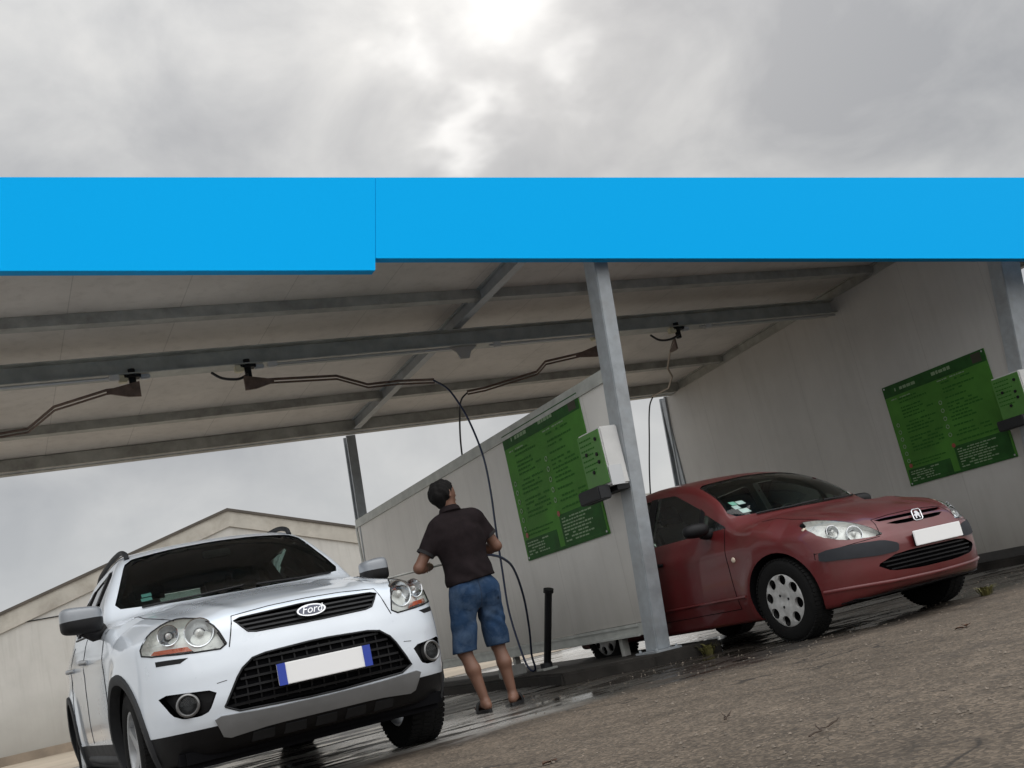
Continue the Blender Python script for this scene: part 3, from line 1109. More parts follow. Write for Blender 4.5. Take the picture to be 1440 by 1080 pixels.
    MB().box((0, -.012, .595), (.5, .04, .1)).build('plate_holder', m_black, root)
    # lamps
    for s in (-1, 1):
        L_ = lamp if s < 0 else mirror(lamp)
        hl = patch(bvh, L_, 'front', -.055, -.052, .04).build('headlight', mat('lamp_housing', (.60, .60, .57), .3, .15, .22, 14), root, 60)
        patch(bvh, L_, 'front', .002, 0, .03).build('lens', g_lens, hl, 60)
        rim = MB()
        seam(bvh, L_ + [L_[0]], 'front', .0045, .001, .03, rim)
        rim.build('seal', m_black, hl, 60)
        for (cx, cz, rr, nm) in ((.575, .895, .072, 'reflector'), (.715, .915, .052, 'reflector')):
            hh, nn = on_surface(bvh, (s * cx, cz), 'front')
            c = hh - Vector((0, -1, 0)) * .055
            MB().lathe([(0, -.03), (rr * .45, -.028), (rr * .8, -.01), (rr, .02), (rr * 1.08, .022), (rr * 1.08, -.01)], c, (s * .25, -1, .1), 28).build(nm, m_chrome, hl, 40)
            MB().lathe([(0, .025), (rr * .25, .015), (rr * .36, -.02)], c, (s * .25, -1, .1), 16).build('bulb', m_lampbowl, hl, 40)
        am = [(-.64, .812), (-.66, .838), (-.81, .852), (-.825, .835), (-.80, .828)]
        patch(bvh, am if s < 0 else mirror(am), 'front', -.02, .03, .03).build('indicator', m_amber, hl, 60)
        # slot under the lamp
        sl = [(-.66, .775), (-.80, .792), (-.80, .765), (-.70, .755)]
        patch(bvh, sl if s < 0 else mirror(sl), 'front', .002, .01, .04).build('washer_slot', m_black, root)
        # fog lamp
        F_ = fog if s < 0 else mirror(fog)
        fp = patch(bvh, F_, 'front', -.04, 0, .04).build('fog_lamp', m_black, root)
        hh, nn = on_surface(bvh, (s * .69, .538), 'front')
        c = hh + Vector((0, .02, 0))
        ax = (s * .3, -1, 0)
        MB().lathe([(.046, .0), (.046, .02), (.052, .027), (.06, .022), (.06, -.02)], c, ax, 28).build('ring', mat('fog_ring', (.2, .2, .2), .3, .6), fp, 40)
        MB().lathe([(0, -.012), (.02, -.008), (.036, .004), (.046, .014)], c, ax, 24).build('reflector', m_dgrey, fp, 40)
        MB().lathe([(0, .024), (.025, .022), (.047, .014)], c, ax, 24).build('lens', g_lens, fp, 60)
        # arch mouldings
        for wy in SUV['wheels']:
            arc = []
            for k in range(25):
                a = R(-14 + 208 * k / 24)
                arc.append((wy + .405 * math.cos(a), .355 + .405 * math.sin(a)))
            mb = MB()
            P = []
            for p in arc:
                hh, nn = on_surface(bvh, p, 'right' if s < 0 else 'left')
                P.append((hh, nn))
            for i in range(len(P) - 1):
                pass
            vv, ff = [], []
            for (hh, nn), p in zip(P, arc):
                rad = Vector((0, p[0] - wy, p[1] - .355)).normalized()
                xo = s * abs(hh.x)
                for dr, dx in ((-.028, -.05), (-.028, .008), (-.01, .014), (.024, .010), (.034, -.01)):
                    vv.append(Vector((xo + s * dx, hh.y, hh.z)) + rad * dr)
            for i in range(len(P) - 1):
                for k in range(4):
                    ff.append((i * 5 + k, i * 5 + k + 1, (i + 1) * 5 + k + 1, (i + 1) * 5 + k))
            mb.addmesh(vv, ff).build('arch_moulding', m_dgrey, root, 50)
        # mirrors
        mr = MB()
        pf = [(-.075, 1.40), (.0, 1.36), (.09, 1.42), (.10, 1.52), (.06, 1.56), (-.06, 1.56)]
        cc = Vector((s * (.995 if s < 0 else .965), 1.56, 1.185 if s < 0 else 1.165))
        fn = lambda x, y, z, cc=cc: smax(smax(np.sqrt(((x - cc.x) / (.128 if cc.x < 0 else .10)) ** 4 + ((y - cc.y) / .10) ** 2 + ((z - cc.z) / .098) ** 4) * .09 - .09, y - cc.y - .05, .02), np.abs(z - cc.z + .005 - s * (x - cc.x) * .12) - .085, .03)
        mv, mq = surface_nets(fn, (cc.x - .2, cc.y - .16, cc.z - .14), (cc.x + .2, cc.y + .14, cc.z + .14), .012)
        mo = empty_part('door_mirror', root)
        up = [t for t in mq if np.mean(mv[t][:, 2]) >= cc.z + .004]
        dn = [t for t in mq if np.mean(mv[t][:, 2]) < cc.z + .004]
        smooth_obj('cap', mv, up, mat('mirror_cap_grey', (.20, .215, .235), .35, 0, .05, 5, coat=.8), mo)
        smooth_obj('housing', mv, dn, m_black, mo)
        MB().tube([(s * .985, 1.56, 1.12), (s * .93, 1.58, 1.085), (s * .86, 1.60, 1.10)], [.04, .045, .05], 10).build('arm', m_black, mo, 50)
        # glass
        for w, nm in ((w1, 'front_window'), (w2, 'rear_window'), (w3, 'quarter_window')):
            patch(bvh, w, 'right' if s < 0 else 'left', -.008, 0, .06).build(nm, g_side, root, 60)
        # black pillars and waist strip
        b = MB()
        patch(bvh, [(2.40, 1.15), (2.53, 1.155), (2.50, 1.555), (2.385, 1.552)], 'right' if s < 0 else 'left', .002, .01, .05, b)
        patch(bvh, [(3.27, 1.19), (3.39, 1.20), (3.34, 1.515), (3.22, 1.525)], 'right' if s < 0 else 'left', .002, .01, .05, b)
        b.build('door_pillar', m_black, root, 60)
        b = MB()
        seam(bvh, [(1.62, 1.118), (2.5, 1.142), (3.4, 1.185)], 'right' if s < 0 else 'left', .008, 0, .06, b)
        b.build('waist_strip', m_black, root, 60)
        for y in (2.28, 3.18):
            vw = 'right' if s < 0 else 'left'
            hp = [on_surface(bvh, (y + d, .955), vw) for d in (-.10, -.05, .0, .05, .10)]
            MB().tube([h2 + n2 * o for (h2, n2), o in zip(hp, (.005, .035, .04, .035, .005))], [.012, .016, .017, .016, .012], 10).build('door_handle', m_silver, root, 50)
        # roof rails
        pts = []
        for y, dz in ((2.16, .0), (2.22, .028), (2.45, .036), (2.9, .038), (3.5, .035), (3.72, .022), (3.8, .0)):
            hh, nn = on_surface(bvh, (s * .585, y), 'top')
            pts.append(hh + Vector((0, 0, dz)))
        MB().tube(bez(pts, 4), .018, 10).build('roof_rail', m_dgrey, root, 50)
        # sill
        MB().tube([(s * .86, 1.35, .31), (s * .875, 2.2, .305), (s * .86, 3.1, .31)], .035, 10).build('side_sill', m_dgrey, root, 50)
        for wy in SUV['wheels']:
            wheel(root, s * .775, wy, .345, .235, .235, s, rim_spokes, m_alloy)
    patch(bvh, wsc, 'front', -.006, 0, .07).build('windscreen', g_ws, root, 60)
    b = MB()
    inner = [(x * .955, 1.395 + (z - 1.395) * .90) for x, z in wsc]
    patch(bvh, wsc, 'front', -.010, 0, .05, b, (inner,))
    b.build('windscreen_border', m_deep, root, 60)
    patch(bvh, rws, 'back', -.006, 0, .08).build('tailgate_window', g_side, root, 60)
    st = MB()
    for (z0, z1, x0, x1) in ((1.282, 1.305, -.60, -.54), (1.252, 1.275, -.61, -.545)):
        patch(bvh, [(x0, z0), (x1, z0), (x1, z1), (x0, z1)], 'front', -.014, 0, .03, st)
    st.build('windscreen_sticker', m_sticker, root)
    wp = MB()
    for x0, x1 in ((-.62, .0), (.08, .66)):
        seam(bvh, [(x0, 1.19), ((x0 + x1) / 2, 1.186), (x1, 1.20)], 'front', .008, .012, .06, wp)
    wp.build('wiper', m_black, root, 50)
    b = MB().box((0, 1.7, .27), (1.5, 2.9, .12))
    b.box((0, .8, .33), (1.05, 1.0, .18))
    b.build('underbody', m_deep, root, bevel=.03)
    interior(root, SUV, 1.42, .56, 1.98)
    MB().box((0, 2.02, 1.52), (.2, .03, .06)).build('rear_view_mirror', m_black, root, bevel=.012)
    return root


def build_hatch():
    root = empty('parked_hatchback', (6.372, 5.98, 0), 'dusty dark red hatchback parked nose out in the right wash bay behind the steel post', 'car', None, .05)
    f = car_sdf(HATCH)
    v, q = surface_nets(f, (-.98, -.06, .08), (.98, 4.3, 1.62), .026)
    bvh = BVHTree.FromPolygons([tuple(p) for p in v], [tuple(p) for p in q])
    lamp = chaikin([(-.395, .632), (-.44, .69), (-.48, .735), (-.53, .783), (-.585, .82), (-.635, .85), (-.695, .862), (-.74, .80), (-.748, .715), (-.67, .655), (-.54, .635)], 1, .2)
    slot1 = chaikin([(-.37, .752), (.37, .752), (.34, .728), (-.34, .728)], 1, .15)
    slot2 = chaikin([(-.33, .712), (.33, .712), (.22, .682), (-.22, .682)], 1, .15)
    low = chaikin([(-.54, .425), (-.36, .485), (.36, .485), (.54, .425), (.44, .365), (.2, .345), (-.2, .345), (-.44, .365)], 1, .15)
    wsc = chaikin([(-.725, 1.045), (-.35, 1.018), (0, 1.01), (.35, 1.018), (.725, 1.045), (.575, 1.365), (.49, 1.40), (0, 1.425), (-.49, 1.40), (-.575, 1.365)], 1, .12)
    rws = [(-.55, 1.02), (.55, 1.02), (.46, 1.32), (-.46, 1.32)]
    w0 = chaikin([(1.30, .965), (1.62, .965), (1.62, 1.13)], 1, .07)
    w1 = chaikin([(1.68, .965), (2.42, .975), (2.38, 1.40), (2.10, 1.375), (1.68, 1.175)], 1, .06)
    w2 = chaikin([(2.52, .978), (3.22, 1.0), (3.14, 1.375), (2.47, 1.405)], 1, .06)
    cut = MB()
    for s in (-1, 1):
        for wy in HATCH['wheels']:
            cut.lathe([(0, .50), (.355, .50), (.355, 1.2), (0, 1.2)], (0, wy, .325), (s, 0, 0), 40)
        cut.prism(lamp if s < 0 else mirror(lamp), 'y', -.5, .58)
    cut.prism(slot1, 'y', -.5, .2)
    cut.prism(slot2, 'y', -.5, .18)
    cut.prism(low, 'y', -.5, .16)
    me = boolean(raw_mesh(v, q), cut.mesh('cut', [], weld=True))
    cab = lambda x, y, z: np.maximum.reduce([f(x, y, z) + .045, .40 - z, 1.08 - y, y - 3.95, np.abs(x) - .74])
    cv, cq = surface_nets(cab, (-.9, 1.0, .3), (.9, 4.1, 1.6), .06)
    me = boolean(me, raw_mesh(cv, cq))
    cut = MB()
    cut.prism(wsc, 'y', .7, 2.05)
    cut.prism(rws, 'y', 3.4, 5)
    me = boolean(me, cut.mesh('cut2', []))
    for s in (-1, 1):
        for w in (w0, w1, w2):
            me = boolean(me, MB().prism(w, 'x', s * .42, s * 1.3).mesh('cut2', []))

    def cls(c, d, n):
        x, y, z = c
        if d < -.03 and y > .7:
            return 'body'
        if y < .42 and z < .60:
            return 'bumper'
        if abs(x) < .62 and y < 1.02 and z > .70 and n[2] > .2:
            return 'bonnet'
        if abs(x) > .62 and 1.32 < y < 2.45 and .30 < z < .94:
            return ('front_door', x > 0)
        if abs(x) > .62 and 2.45 < y < 3.3 and .30 < z < .94 and math.hypot(y - 3.408, z - .32) > .40:
            return ('rear_door', x > 0)
        return 'body'
    cuts = [((0, .42, 0), (0, 1, 0)), ((0, 0, .60), (0, 0, 1)), ((.62, 0, 0), (1, 0, 0)), ((-.62, 0, 0), (1, 0, 0)), ((0, 1.02, 0), (0, 1, 0)), ((0, 0, .70), (0, 0, 1)),
            ((0, 1.32, 0), (0, 1, 0)), ((0, 2.45, 0), (0, 1, 0)), ((0, 3.3, 0), (0, 1, 0)), ((0, 0, .30), (0, 0, 1)), ((0, 0, .94), (0, 0, 1))]
    shell_parts(me, f, cuts, cls, {'body': [m_red, m_deep, mat('pale_liner', (.30, .30, .285), .9)]}, root)
    sm = MB()
    for s, vw in ((-1, 'right'), (1, 'left')):
        for y in (1.32, 2.45):
            seam(bvh, [(y, .31), (y, .97)], vw, .0035, 0, .05, sm)
        seam(bvh, [(1.32, .31), (3.1, .31)], vw, .003, 0, .06, sm)
        seam(bvh, [(.42, .56), (.42, .61)], vw, .003, 0, .05, sm)
    seam(bvh, [(-.43, .64), (-.38, .755), (-.2, .768), (0, .772), (.2, .768), (.38, .755), (.43, .64)], 'front', .0032, 0, .04, sm)
    for s in (-1, 1):
        seam(bvh, [(s * .62, .45), (s * .66, .8), (s * .69, 1.0)], 'top', .003, 0, .05, sm)
        seam(bvh, [(s * .44, .625), (s * .62, .615), (s * .80, .60)], 'front', .003, 0, .05, sm)
    sm.build('shut_line', m_deep, root, 60)
    # grille slots with lion badge
    g = patch(bvh, slot1, 'front', -.03, 0, .05).build('upper_grille', m_deep, root)
    patch(bvh, slot2, 'front', -.03, 0, .05).build('slot', m_deep, g)
    h, n = on_surface(bvh, (0, .718), 'front')
    n = Vector((0, -1, .45)).normalized()
    u, w = frame_v(h, n)
    lion = [(-.024, -.030), (-.010, -.030), (-.010, -.016), (.002, -.008), (.012, -.018), (.016, -.030), (.030, -.028), (.022, -.010), (.026, .002), (.034, .010), (.022, .012),
            (.018, .022), (.006, .032), (-.012, .032), (-.024, .022), (-.014, .010), (-.028, .006), (-.034, -.006), (-.024, -.010)]
    at = lambda a, b, d: h + u * (a + .3 * b) + w * b + n * d
    bd = empty_part('badge', root)
    fr = chaikin([(-.05, -.046), (.046, -.046), (.05, .046), (-.046, .046)], 1, .15)
    MB().tube([at(p[0], p[1], .014) for p in fr + fr[:1]], .006, 8).build('frame', m_chrome, bd, 60)
    o = MB()
    N = len(lion)
    o.addmesh([at(a, b, d) for d in (-.015, .016) for a, b in lion], [(k, (k + 1) % N, N + (k + 1) % N, N + k) for k in range(N)])
    V2, F2 = fill2d(lion, .05)
    o.addmesh([at(a, b, .016) for a, b in V2], F2)
    o.build('emblem', m_chrome, bd, 30)
    # lower grille
    g = patch(bvh, low, 'front', -.05, 0, .05).build('lower_grille', m_deep, root)
    b = MB()
    for k in range(4):
        z = .375 + k * .03
        wd = .42 + (z - .365) * 1.2 if z < .425 else .50 - (z - .425) * 1.5
        patch(bvh, [(-wd, z - .005), (wd, z - .005), (wd, z + .005), (-wd, z + .005)], 'front', -.014, .02, .05, b)
    b.build('grille_bar', m_black, g)
    pl = MB().box((.04, -.022, .555), (.52, .012, .11)).build('number_plate', m_plate, root, bevel=.003)
    MB().box((.04, -.004, .545), (.48, .03, .09)).build('plate_holder', m_black, root)
    lip = MB()
    seam(bvh, [(-.80, .315), (-.42, .292), (0, .285), (.42, .292), (.80, .315)], 'front', .014, .0, .05, lip)
    lip.build('bumper_lip', m_red, root, 60)
    b = MB()
    patch(bvh, [(-.72, .165), (.72, .165), (.74, .215), (-.74, .215)], 'front', .008, .02, .05, b)
    b.build('splitter', m_black, root, 60)
    for s in (-1, 1):
        vw = 'right' if s < 0 else 'left'
        L_ = lamp if s < 0 else mirror(lamp)
        hl = patch(bvh, L_, 'front', -.045, -.042, .04).build('headlight', m_lampbowl, root, 60)
        patch(bvh, L_, 'front', .002, 0, .03).build('lens', g_lens, hl, 60)
        for (cx, cz, rr) in ((.555, .685, .058), (.655, .735, .046)):
            hh, nn = on_surface(bvh, (s * cx, cz), 'front')
            c = hh + Vector((0, .045, -.005))
            MB().lathe([(0, -.03), (rr * .5, -.026), (rr * .85, -.006), (rr, .018), (rr * 1.08, .018), (rr * 1.08, -.01)], c, (s * .3, -1, .25), 26).build('reflector', m_chrome, hl, 40)
            MB().lathe([(0, .026), (rr * .25, .02), (rr * .34, -.02)], c, (s * .3, -1, .25), 14).build('bulb', m_lampbowl, hl, 40)
        hh, nn = on_surface(bvh, (s * .735, .79), 'front')
        MB().lathe([(0, .01), (.018, .006), (.022, -.01)], hh + Vector((0, .03, 0)), (s * .4, -1, .3), 14).build('indicator', mat('indicator_clear', (.5, .42, .33), .2), hl, 40)
        rub = chaikin([(-.795, .535), (-.785, .61), (-.62, .607), (-.44, .592), (-.335, .55), (-.35, .495), (-.5, .492), (-.66, .51)], 1, .15)
        patch(bvh, rub if s < 0 else mirror(rub), 'front', .010, .02, .04).build('rub_strip', m_trim, root, 60)
        for w, nm in ((w0, 'quarter_window'), (w1, 'front_window'), (w2, 'rear_window')):
            patch(bvh, w, vw, -.008, 0, .06).build(nm, g_green, root, 60)
        b = MB()
        patch(bvh, [(1.62, .965), (1.69, .965), (1.69, 1.19), (1.62, 1.14)], vw, .002, .01, .05, b)
        patch(bvh, [(2.41, .975), (2.53, .978), (2.48, 1.407), (2.375, 1.402)], vw, .002, .01, .05, b)
        b.build('door_pillar', m_black, root, 60)
        cc = Vector((s * .965, 1.50, 1.0))
        fn = lambda x, y, z, cc=cc: smax(smax(np.sqrt(((x - cc.x) / .125) ** 2 + ((y - cc.y) / .09) ** 2 + ((z - cc.z) / .075) ** 2) * .08 - .08, y - cc.y - .045, .02), np.abs(z - cc.z) - .06, .03)
        mv, mq = surface_nets(fn, (cc.x - .2, cc.y - .16, cc.z - .14), (cc.x + .2, cc.y + .14, cc.z + .14), .012)
        mo = smooth_obj('door_mirror', mv, mq, m_black, root)
        MB().tube([(s * .92, 1.50, .96), (s * .86, 1.51, .95), (s * .78, 1.52, .96)], [.035, .04, .045], 10).build('arm', m_black, mo, 50)
        for y in (2.28, 3.12):
            hp = [on_surface(bvh, (y + d, .80), vw) for d in (-.10, -.05, .0, .05, .10)]
            MB().tube([h2 + n2 * o for (h2, n2), o in zip(hp, (.005, .03, .035, .03, .005))], [.014, .018, .019, .018, .014], 10).build('door_handle', m_black, root, 50)
        hh, nn = on_surface(bvh, (1.24, .70), vw)
        MB().lathe([(0, .012), (.018, .008), (.024, -.004)], hh, nn, 16).build('side_repeater', mat('repeater_clear', (.6, .5, .4), .2), root, 40)
        b = MB()
        seam(bvh, [(1.2, .40), (2.0, .405), (3.0, .41)], vw, .012, .0, .08, b)
        b.build('side_moulding', m_red, root, 60)
        for wy in HATCH['wheels']:
            wheel(root, s * .755, wy, .315, .20, .195, s, rim_hubcap, m_hubcap)
    patch(bvh, wsc, 'front', -.006, 0, .07).build('windscreen', g_green, root, 60)
    b = MB()
    inner = [(x * .955, 1.21 + (z - 1.21) * .90) for x, z in wsc]
    patch(bvh, wsc, 'front', -.010, 0, .05, b, (inner,))
    b.build('windscreen_border', m_deep, root, 60)
    patch(bvh, rws, 'back', -.006, 0, .08).build('tailgate_window', g_green, root, 60)
    for (x0, x1, z0, z1, mm) in ((-.60, -.53, 1.07, 1.11, m_stickw), (-.615, -.565, 1.115, 1.15, m_stickw), (-.60, -.555, 1.155, 1.19, m_sticker), (-.55, -.49, 1.15, 1.185, m_stickw)):
        patch(bvh, [(x0, z0), (x1, z0), (x1, z1), (x0, z1)], 'front', -.014, 0, .03).build('windscreen_sticker', mm, root)
    wp = MB()
    for x0, x1 in ((-.55, .05), (.1, .62)):
        seam(bvh, [(x0, 1.02), ((x0 + x1) / 2, 1.018), (x1, 1.03)], 'front', .008, .012, .06, wp)
    wp.build('wiper', m_black, root, 50)
    b = MB().box((0, 1.9, .24), (1.4, 2.9, .12))
    b.box((0, .75, .27), (1.0, 1.0, .14))
    b.build('underbody', m_deep, root, bevel=.03)
    interior(root, HATCH, 1.12, .42, 1.72)
    return root


build_suv()
build_hatch()

# ------------------------------------------------------------------ ground
def sheet(name, lo, hi, z, m, n=(1, 1)):
    b = MB()
    xs, ys = np.linspace(lo[0], hi[0], n[0] + 1), np.linspace(lo[1], hi[1], n[1] + 1)
    v = [(x, y, z) for x in xs for y in ys]
    f = [(i * (n[1] + 1) + j, (i + 1) * (n[1] + 1) + j, (i + 1) * (n[1] + 1) + j + 1, i * (n[1] + 1) + j + 1) for i in range(n[0]) for j in range(n[1])]
    return tag(b.addmesh(v, f).build(name, m), kind='structure')


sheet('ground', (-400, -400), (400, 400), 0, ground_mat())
m_floor = floor_mat()
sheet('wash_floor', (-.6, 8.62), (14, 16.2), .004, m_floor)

# ------------------------------------------------------------------ canopy
ZR = lambda y: 4.02 - .037 * (y - 8.83)                      # underside of the rafters
XW, XS, XL = 5.17, 10.96, -.62
SH = -.145                                                   # the front posts lean outwards


def add_sloped(mb, x0, x1, y0, y1, a, b):
    """box following the roof pitch, a..b above the rafter underside"""
    v = [(x, y, ZR(y) + o) for x in (x0, x1) for y in (y0, y1) for o in (a, b)]
    mb.addmesh(v, [(0, 1, 3, 2), (4, 6, 7, 5), (0, 4, 5, 1), (2, 3, 7, 6), (0, 2, 6, 4), (1, 5, 7, 3)])


def build_canopy():
    root = empty('wash_canopy', (5.17, 11.3, 0), 'grey steel car wash canopy with pale roof sheets, purlins and leaning posts', 'canopy')
    root.location = (0, 0, 0)
    x0, x1 = -1.6, 14.2
    b = MB()
    add_sloped(b, x0, x1, 7.66, 15.05, .152, .176)
    b.build('roof_sheet', m_roof, root)
    for y in (8.55, 9.98, 13.42):
        b = MB()
        add_sloped(b, x0, x1, y - .045, y + .045, .045, .150)
        add_sloped(b, x0, x1, y + .047, y + .075, .045, .056)
        b.build('purlin', m_steeld, root)
    for x in (XL, XW, XS, 14.0):
        b = MB()
        add_sloped(b, x - .05, x + .05, 7.6, 14.68, .0, .012)
        add_sloped(b, x - .012, x + .012, 7.6, 14.68, .014, .13)
        add_sloped(b, x - .05, x + .05, 7.6, 14.68, .132, .150)
        b.build('rafter', m_steel if x == XW else m_steeld, root)
    b = MB()
    b.b2((x0, 10.70, 3.745), (10.9, 10.92, 3.757))
    b.b2((x0, 10.79, 3.759), (10.9, 10.82, 3.925))
    b.b2((x0, 10.70, 3.927), (10.9, 10.92, 3.94))
    b.build('main_beam', m_teal, root)
    b = MB()
    b.b2((x0, 14.70, 3.79), (14.2, 14.80, 3.945))
    b.b2((x0, 14.80, 3.775), (14.2, 14.93, 3.789))
    b.build('eave_beam', m_steeld, root)
    for x in (XL, XW, XS - .02, 14.0):
        b = MB()
        w = .07
        dy = .42 if x > 10 else 0
        b.b2((x - w - (.02 if dy else 0), 8.08 + dy, .112), (x + w + dy * .4, 8.27 + dy, 3.98), SH)
        b.build('front_post', m_steel, root, bevel=.008)
        b = MB()
        b.box((x, 8.16 + dy, .108), (.26 + dy * .3, .34, .016))
        for sx in (-1, 1):
            for sy in (-1, 1):
                b.lathe([(0, .02), (.012, .02), (.012, 0)], (x + sx * .1, 8.16 + dy + sy * .135, .116), (0, 0, 1), 6)
        b.build('base_plate', m_steel, root)
        b = MB()
        x2 = x + (.02 if x == XW else 0)
        b.b2((x2 - .07, 15.50, .112), (x2 + .07, 15.53, 3.80), -.115)
        b.b2((x2 - .07, 15.64, .112), (x2 + .07, 15.67, 3.80), -.115)
        b.b2((x2 - .008, 15.532, .112), (x2 + .008, 15.638, 3.80), -.115)
        b.build('rear_post', m_steel, root)
    # white bracket plate under the crossing of beam and rafter, conduit and boxes along the beam
    b = MB()
    b.prism([(5.04, 3.742), (5.40, 3.742), (5.31, 3.68), (5.27, 3.60), (5.16, 3.60), (5.13, 3.68)], 'y', 10.76, 10.78)
    b.build('gusset', mat('gusset_white', (.42, .41, .39), .5), root)
    for (a, e) in ((x0, 1.45), (2.95, 5.0), (5.5, 7.0), (8.5, 10.8)):
        MB().tube([(a, 10.66, 3.70), (e, 10.66, 3.70)], .016, 8).build('conduit', m_silver, root, 50)
    for x in (1.42, 2.98, 5.6, 8.62):
        MB().box((x, 10.66, 3.70), (.10, .06, .06)).build('junction_box', m_cab, root, bevel=.008)
    return root


build_canopy()
# canopy fascia added in the colour and outline of a flat blue cover bar
m_fcase = mat('fascia_case', (.0, .34, .75), .6, spec=.1)
for pr, lab in (([(-3.2, 4.255), (3.14, 4.197), (2.985, 3.414), (-3.2, 3.717)], 'blue cover bar built as canopy fascia, left length whose end hangs lower'),
                ([(3.143, 4.197), (14.2, 4.105), (14.2, 3.006), (3.008, 3.513)], 'blue cover bar built as canopy fascia, long right length above the red car')):
    o = tag(MB().prism(pr, 'y', 7.40, 7.47).build('cover_bar_fascia', m_fcase), lab, 'fascia', 'blue cover bars built as canopy fascia')
    MB().prism(pr, 'y', 7.38, 7.399).build('cover_bar_face', m_fascia, o)

# ------------------------------------------------------------------ partition and side wall


def build_partition():
    r = empty('partition_wall', (XW, 8.3, 0), 'off white panel partition between the two wash bays with grey steel edging', 'wall')
    k = empty_part
    P = lambda n, m, lo, hi, bv=0: MB().b2([a - o for a, o in zip(lo, (XW, 8.3, 0))], [a - o for a, o in zip(hi, (XW, 8.3, 0))]).build(n, m, r, bevel=bv)
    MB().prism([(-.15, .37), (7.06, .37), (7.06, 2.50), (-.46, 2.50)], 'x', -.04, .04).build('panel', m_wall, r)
    b = MB()
    for lo, hi in (((-.055, -.46, 2.502), (.055, 7.08, 2.575)), ((-.06, -.45, 2.46), (-.043, 7.08, 2.50))):
        b.b2(lo, hi)
    b.build('top_rail', m_teal, r)
    b = MB()
    b.b2((-.05, -.12, .262), (.05, 7.08, .366))
    b.b2((-.075, .0, .258), (-.053, 7.08, .276))
    b.b2((-.062, .0, .34), (-.053, 7.08, .366))
    b.build('bottom_rail', m_teal, r)
    b = MB()
    b.b2((-.052, 7.062, .37), (.052, 7.13, 2.50))
    b.build('end_channel', m_teal, r)
    for y in (.4, 2.7, 5.0, 6.9):
        MB().b2((-.03, y - .03, .102), (.03, y + .03, .258)).build('foot', m_steeld, r)


build_partition()
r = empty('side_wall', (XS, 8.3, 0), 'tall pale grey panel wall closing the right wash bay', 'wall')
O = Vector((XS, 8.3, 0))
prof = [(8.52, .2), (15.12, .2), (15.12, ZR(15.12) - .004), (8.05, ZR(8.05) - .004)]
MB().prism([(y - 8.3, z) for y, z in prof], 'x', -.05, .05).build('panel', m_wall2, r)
MB().b2((-.075, 6.822, .2), (.075, 6.93, 3.775)).build('end_post', m_steel, r, bevel=.006)
MB().b2((-.10, .02, .0), (.10, 6.93, .198)).build('plinth', m_darkbase, r, bevel=.01)

# kerb islands that carry partition and posts
def kerb(name, x0, x1, y0, y1, h, label):
    v, f = [], []
    b = MB().b2((x0, y0, -.05), (x1, y1, h))
    me = b.mesh('kerb', m_conc, None, True, .022)
    bm = bmesh.new()
    bm.from_mesh(me)
    for k in range(1, int((y1 - y0) / .25)):
        bmesh.ops.bisect_plane(bm, geom=bm.verts[:] + bm.edges[:] + bm.faces[:], plane_co=(0, y0 + k * .25, 0), plane_no=(0, 1, 0))
    for vv in bm.verts:
        if vv.co.z > .02:
            vv.co += Vector((random.uniform(-.006, .006), random.uniform(-.004, .004), random.uniform(-.004, .002)))
    bm.to_mesh(me)
    bm.free()
    me.polygons.foreach_set('use_smooth', [True] * len(me.polygons))
    me.set_sharp_from_angle(angle=R(30))
    return tag(link_mesh(name, me), label, 'kerb')


def kerb_poly(name, pts, h, label):
    b = MB().prism(pts, 'z', -.05, h)
    return tag(b.build(name, m_conc, None, bevel=.02), label, 'kerb')


kerb_poly('concrete_kerb', [(5.62, 7.86), (5.62, 15.9), (4.55, 15.9), (4.50, 9.2), (4.40, 8.55), (4.95, 7.90)], .10, 'stained low concrete kerb carrying the partition and the middle post')
kerb_poly('concrete_kerb', [(11.35, 7.9), (11.35, 15.9), (10.78, 15.9), (10.72, 7.9)], .10, 'dark low kerb along the foot of the tall side wall')

# ------------------------------------------------------------------ green boards


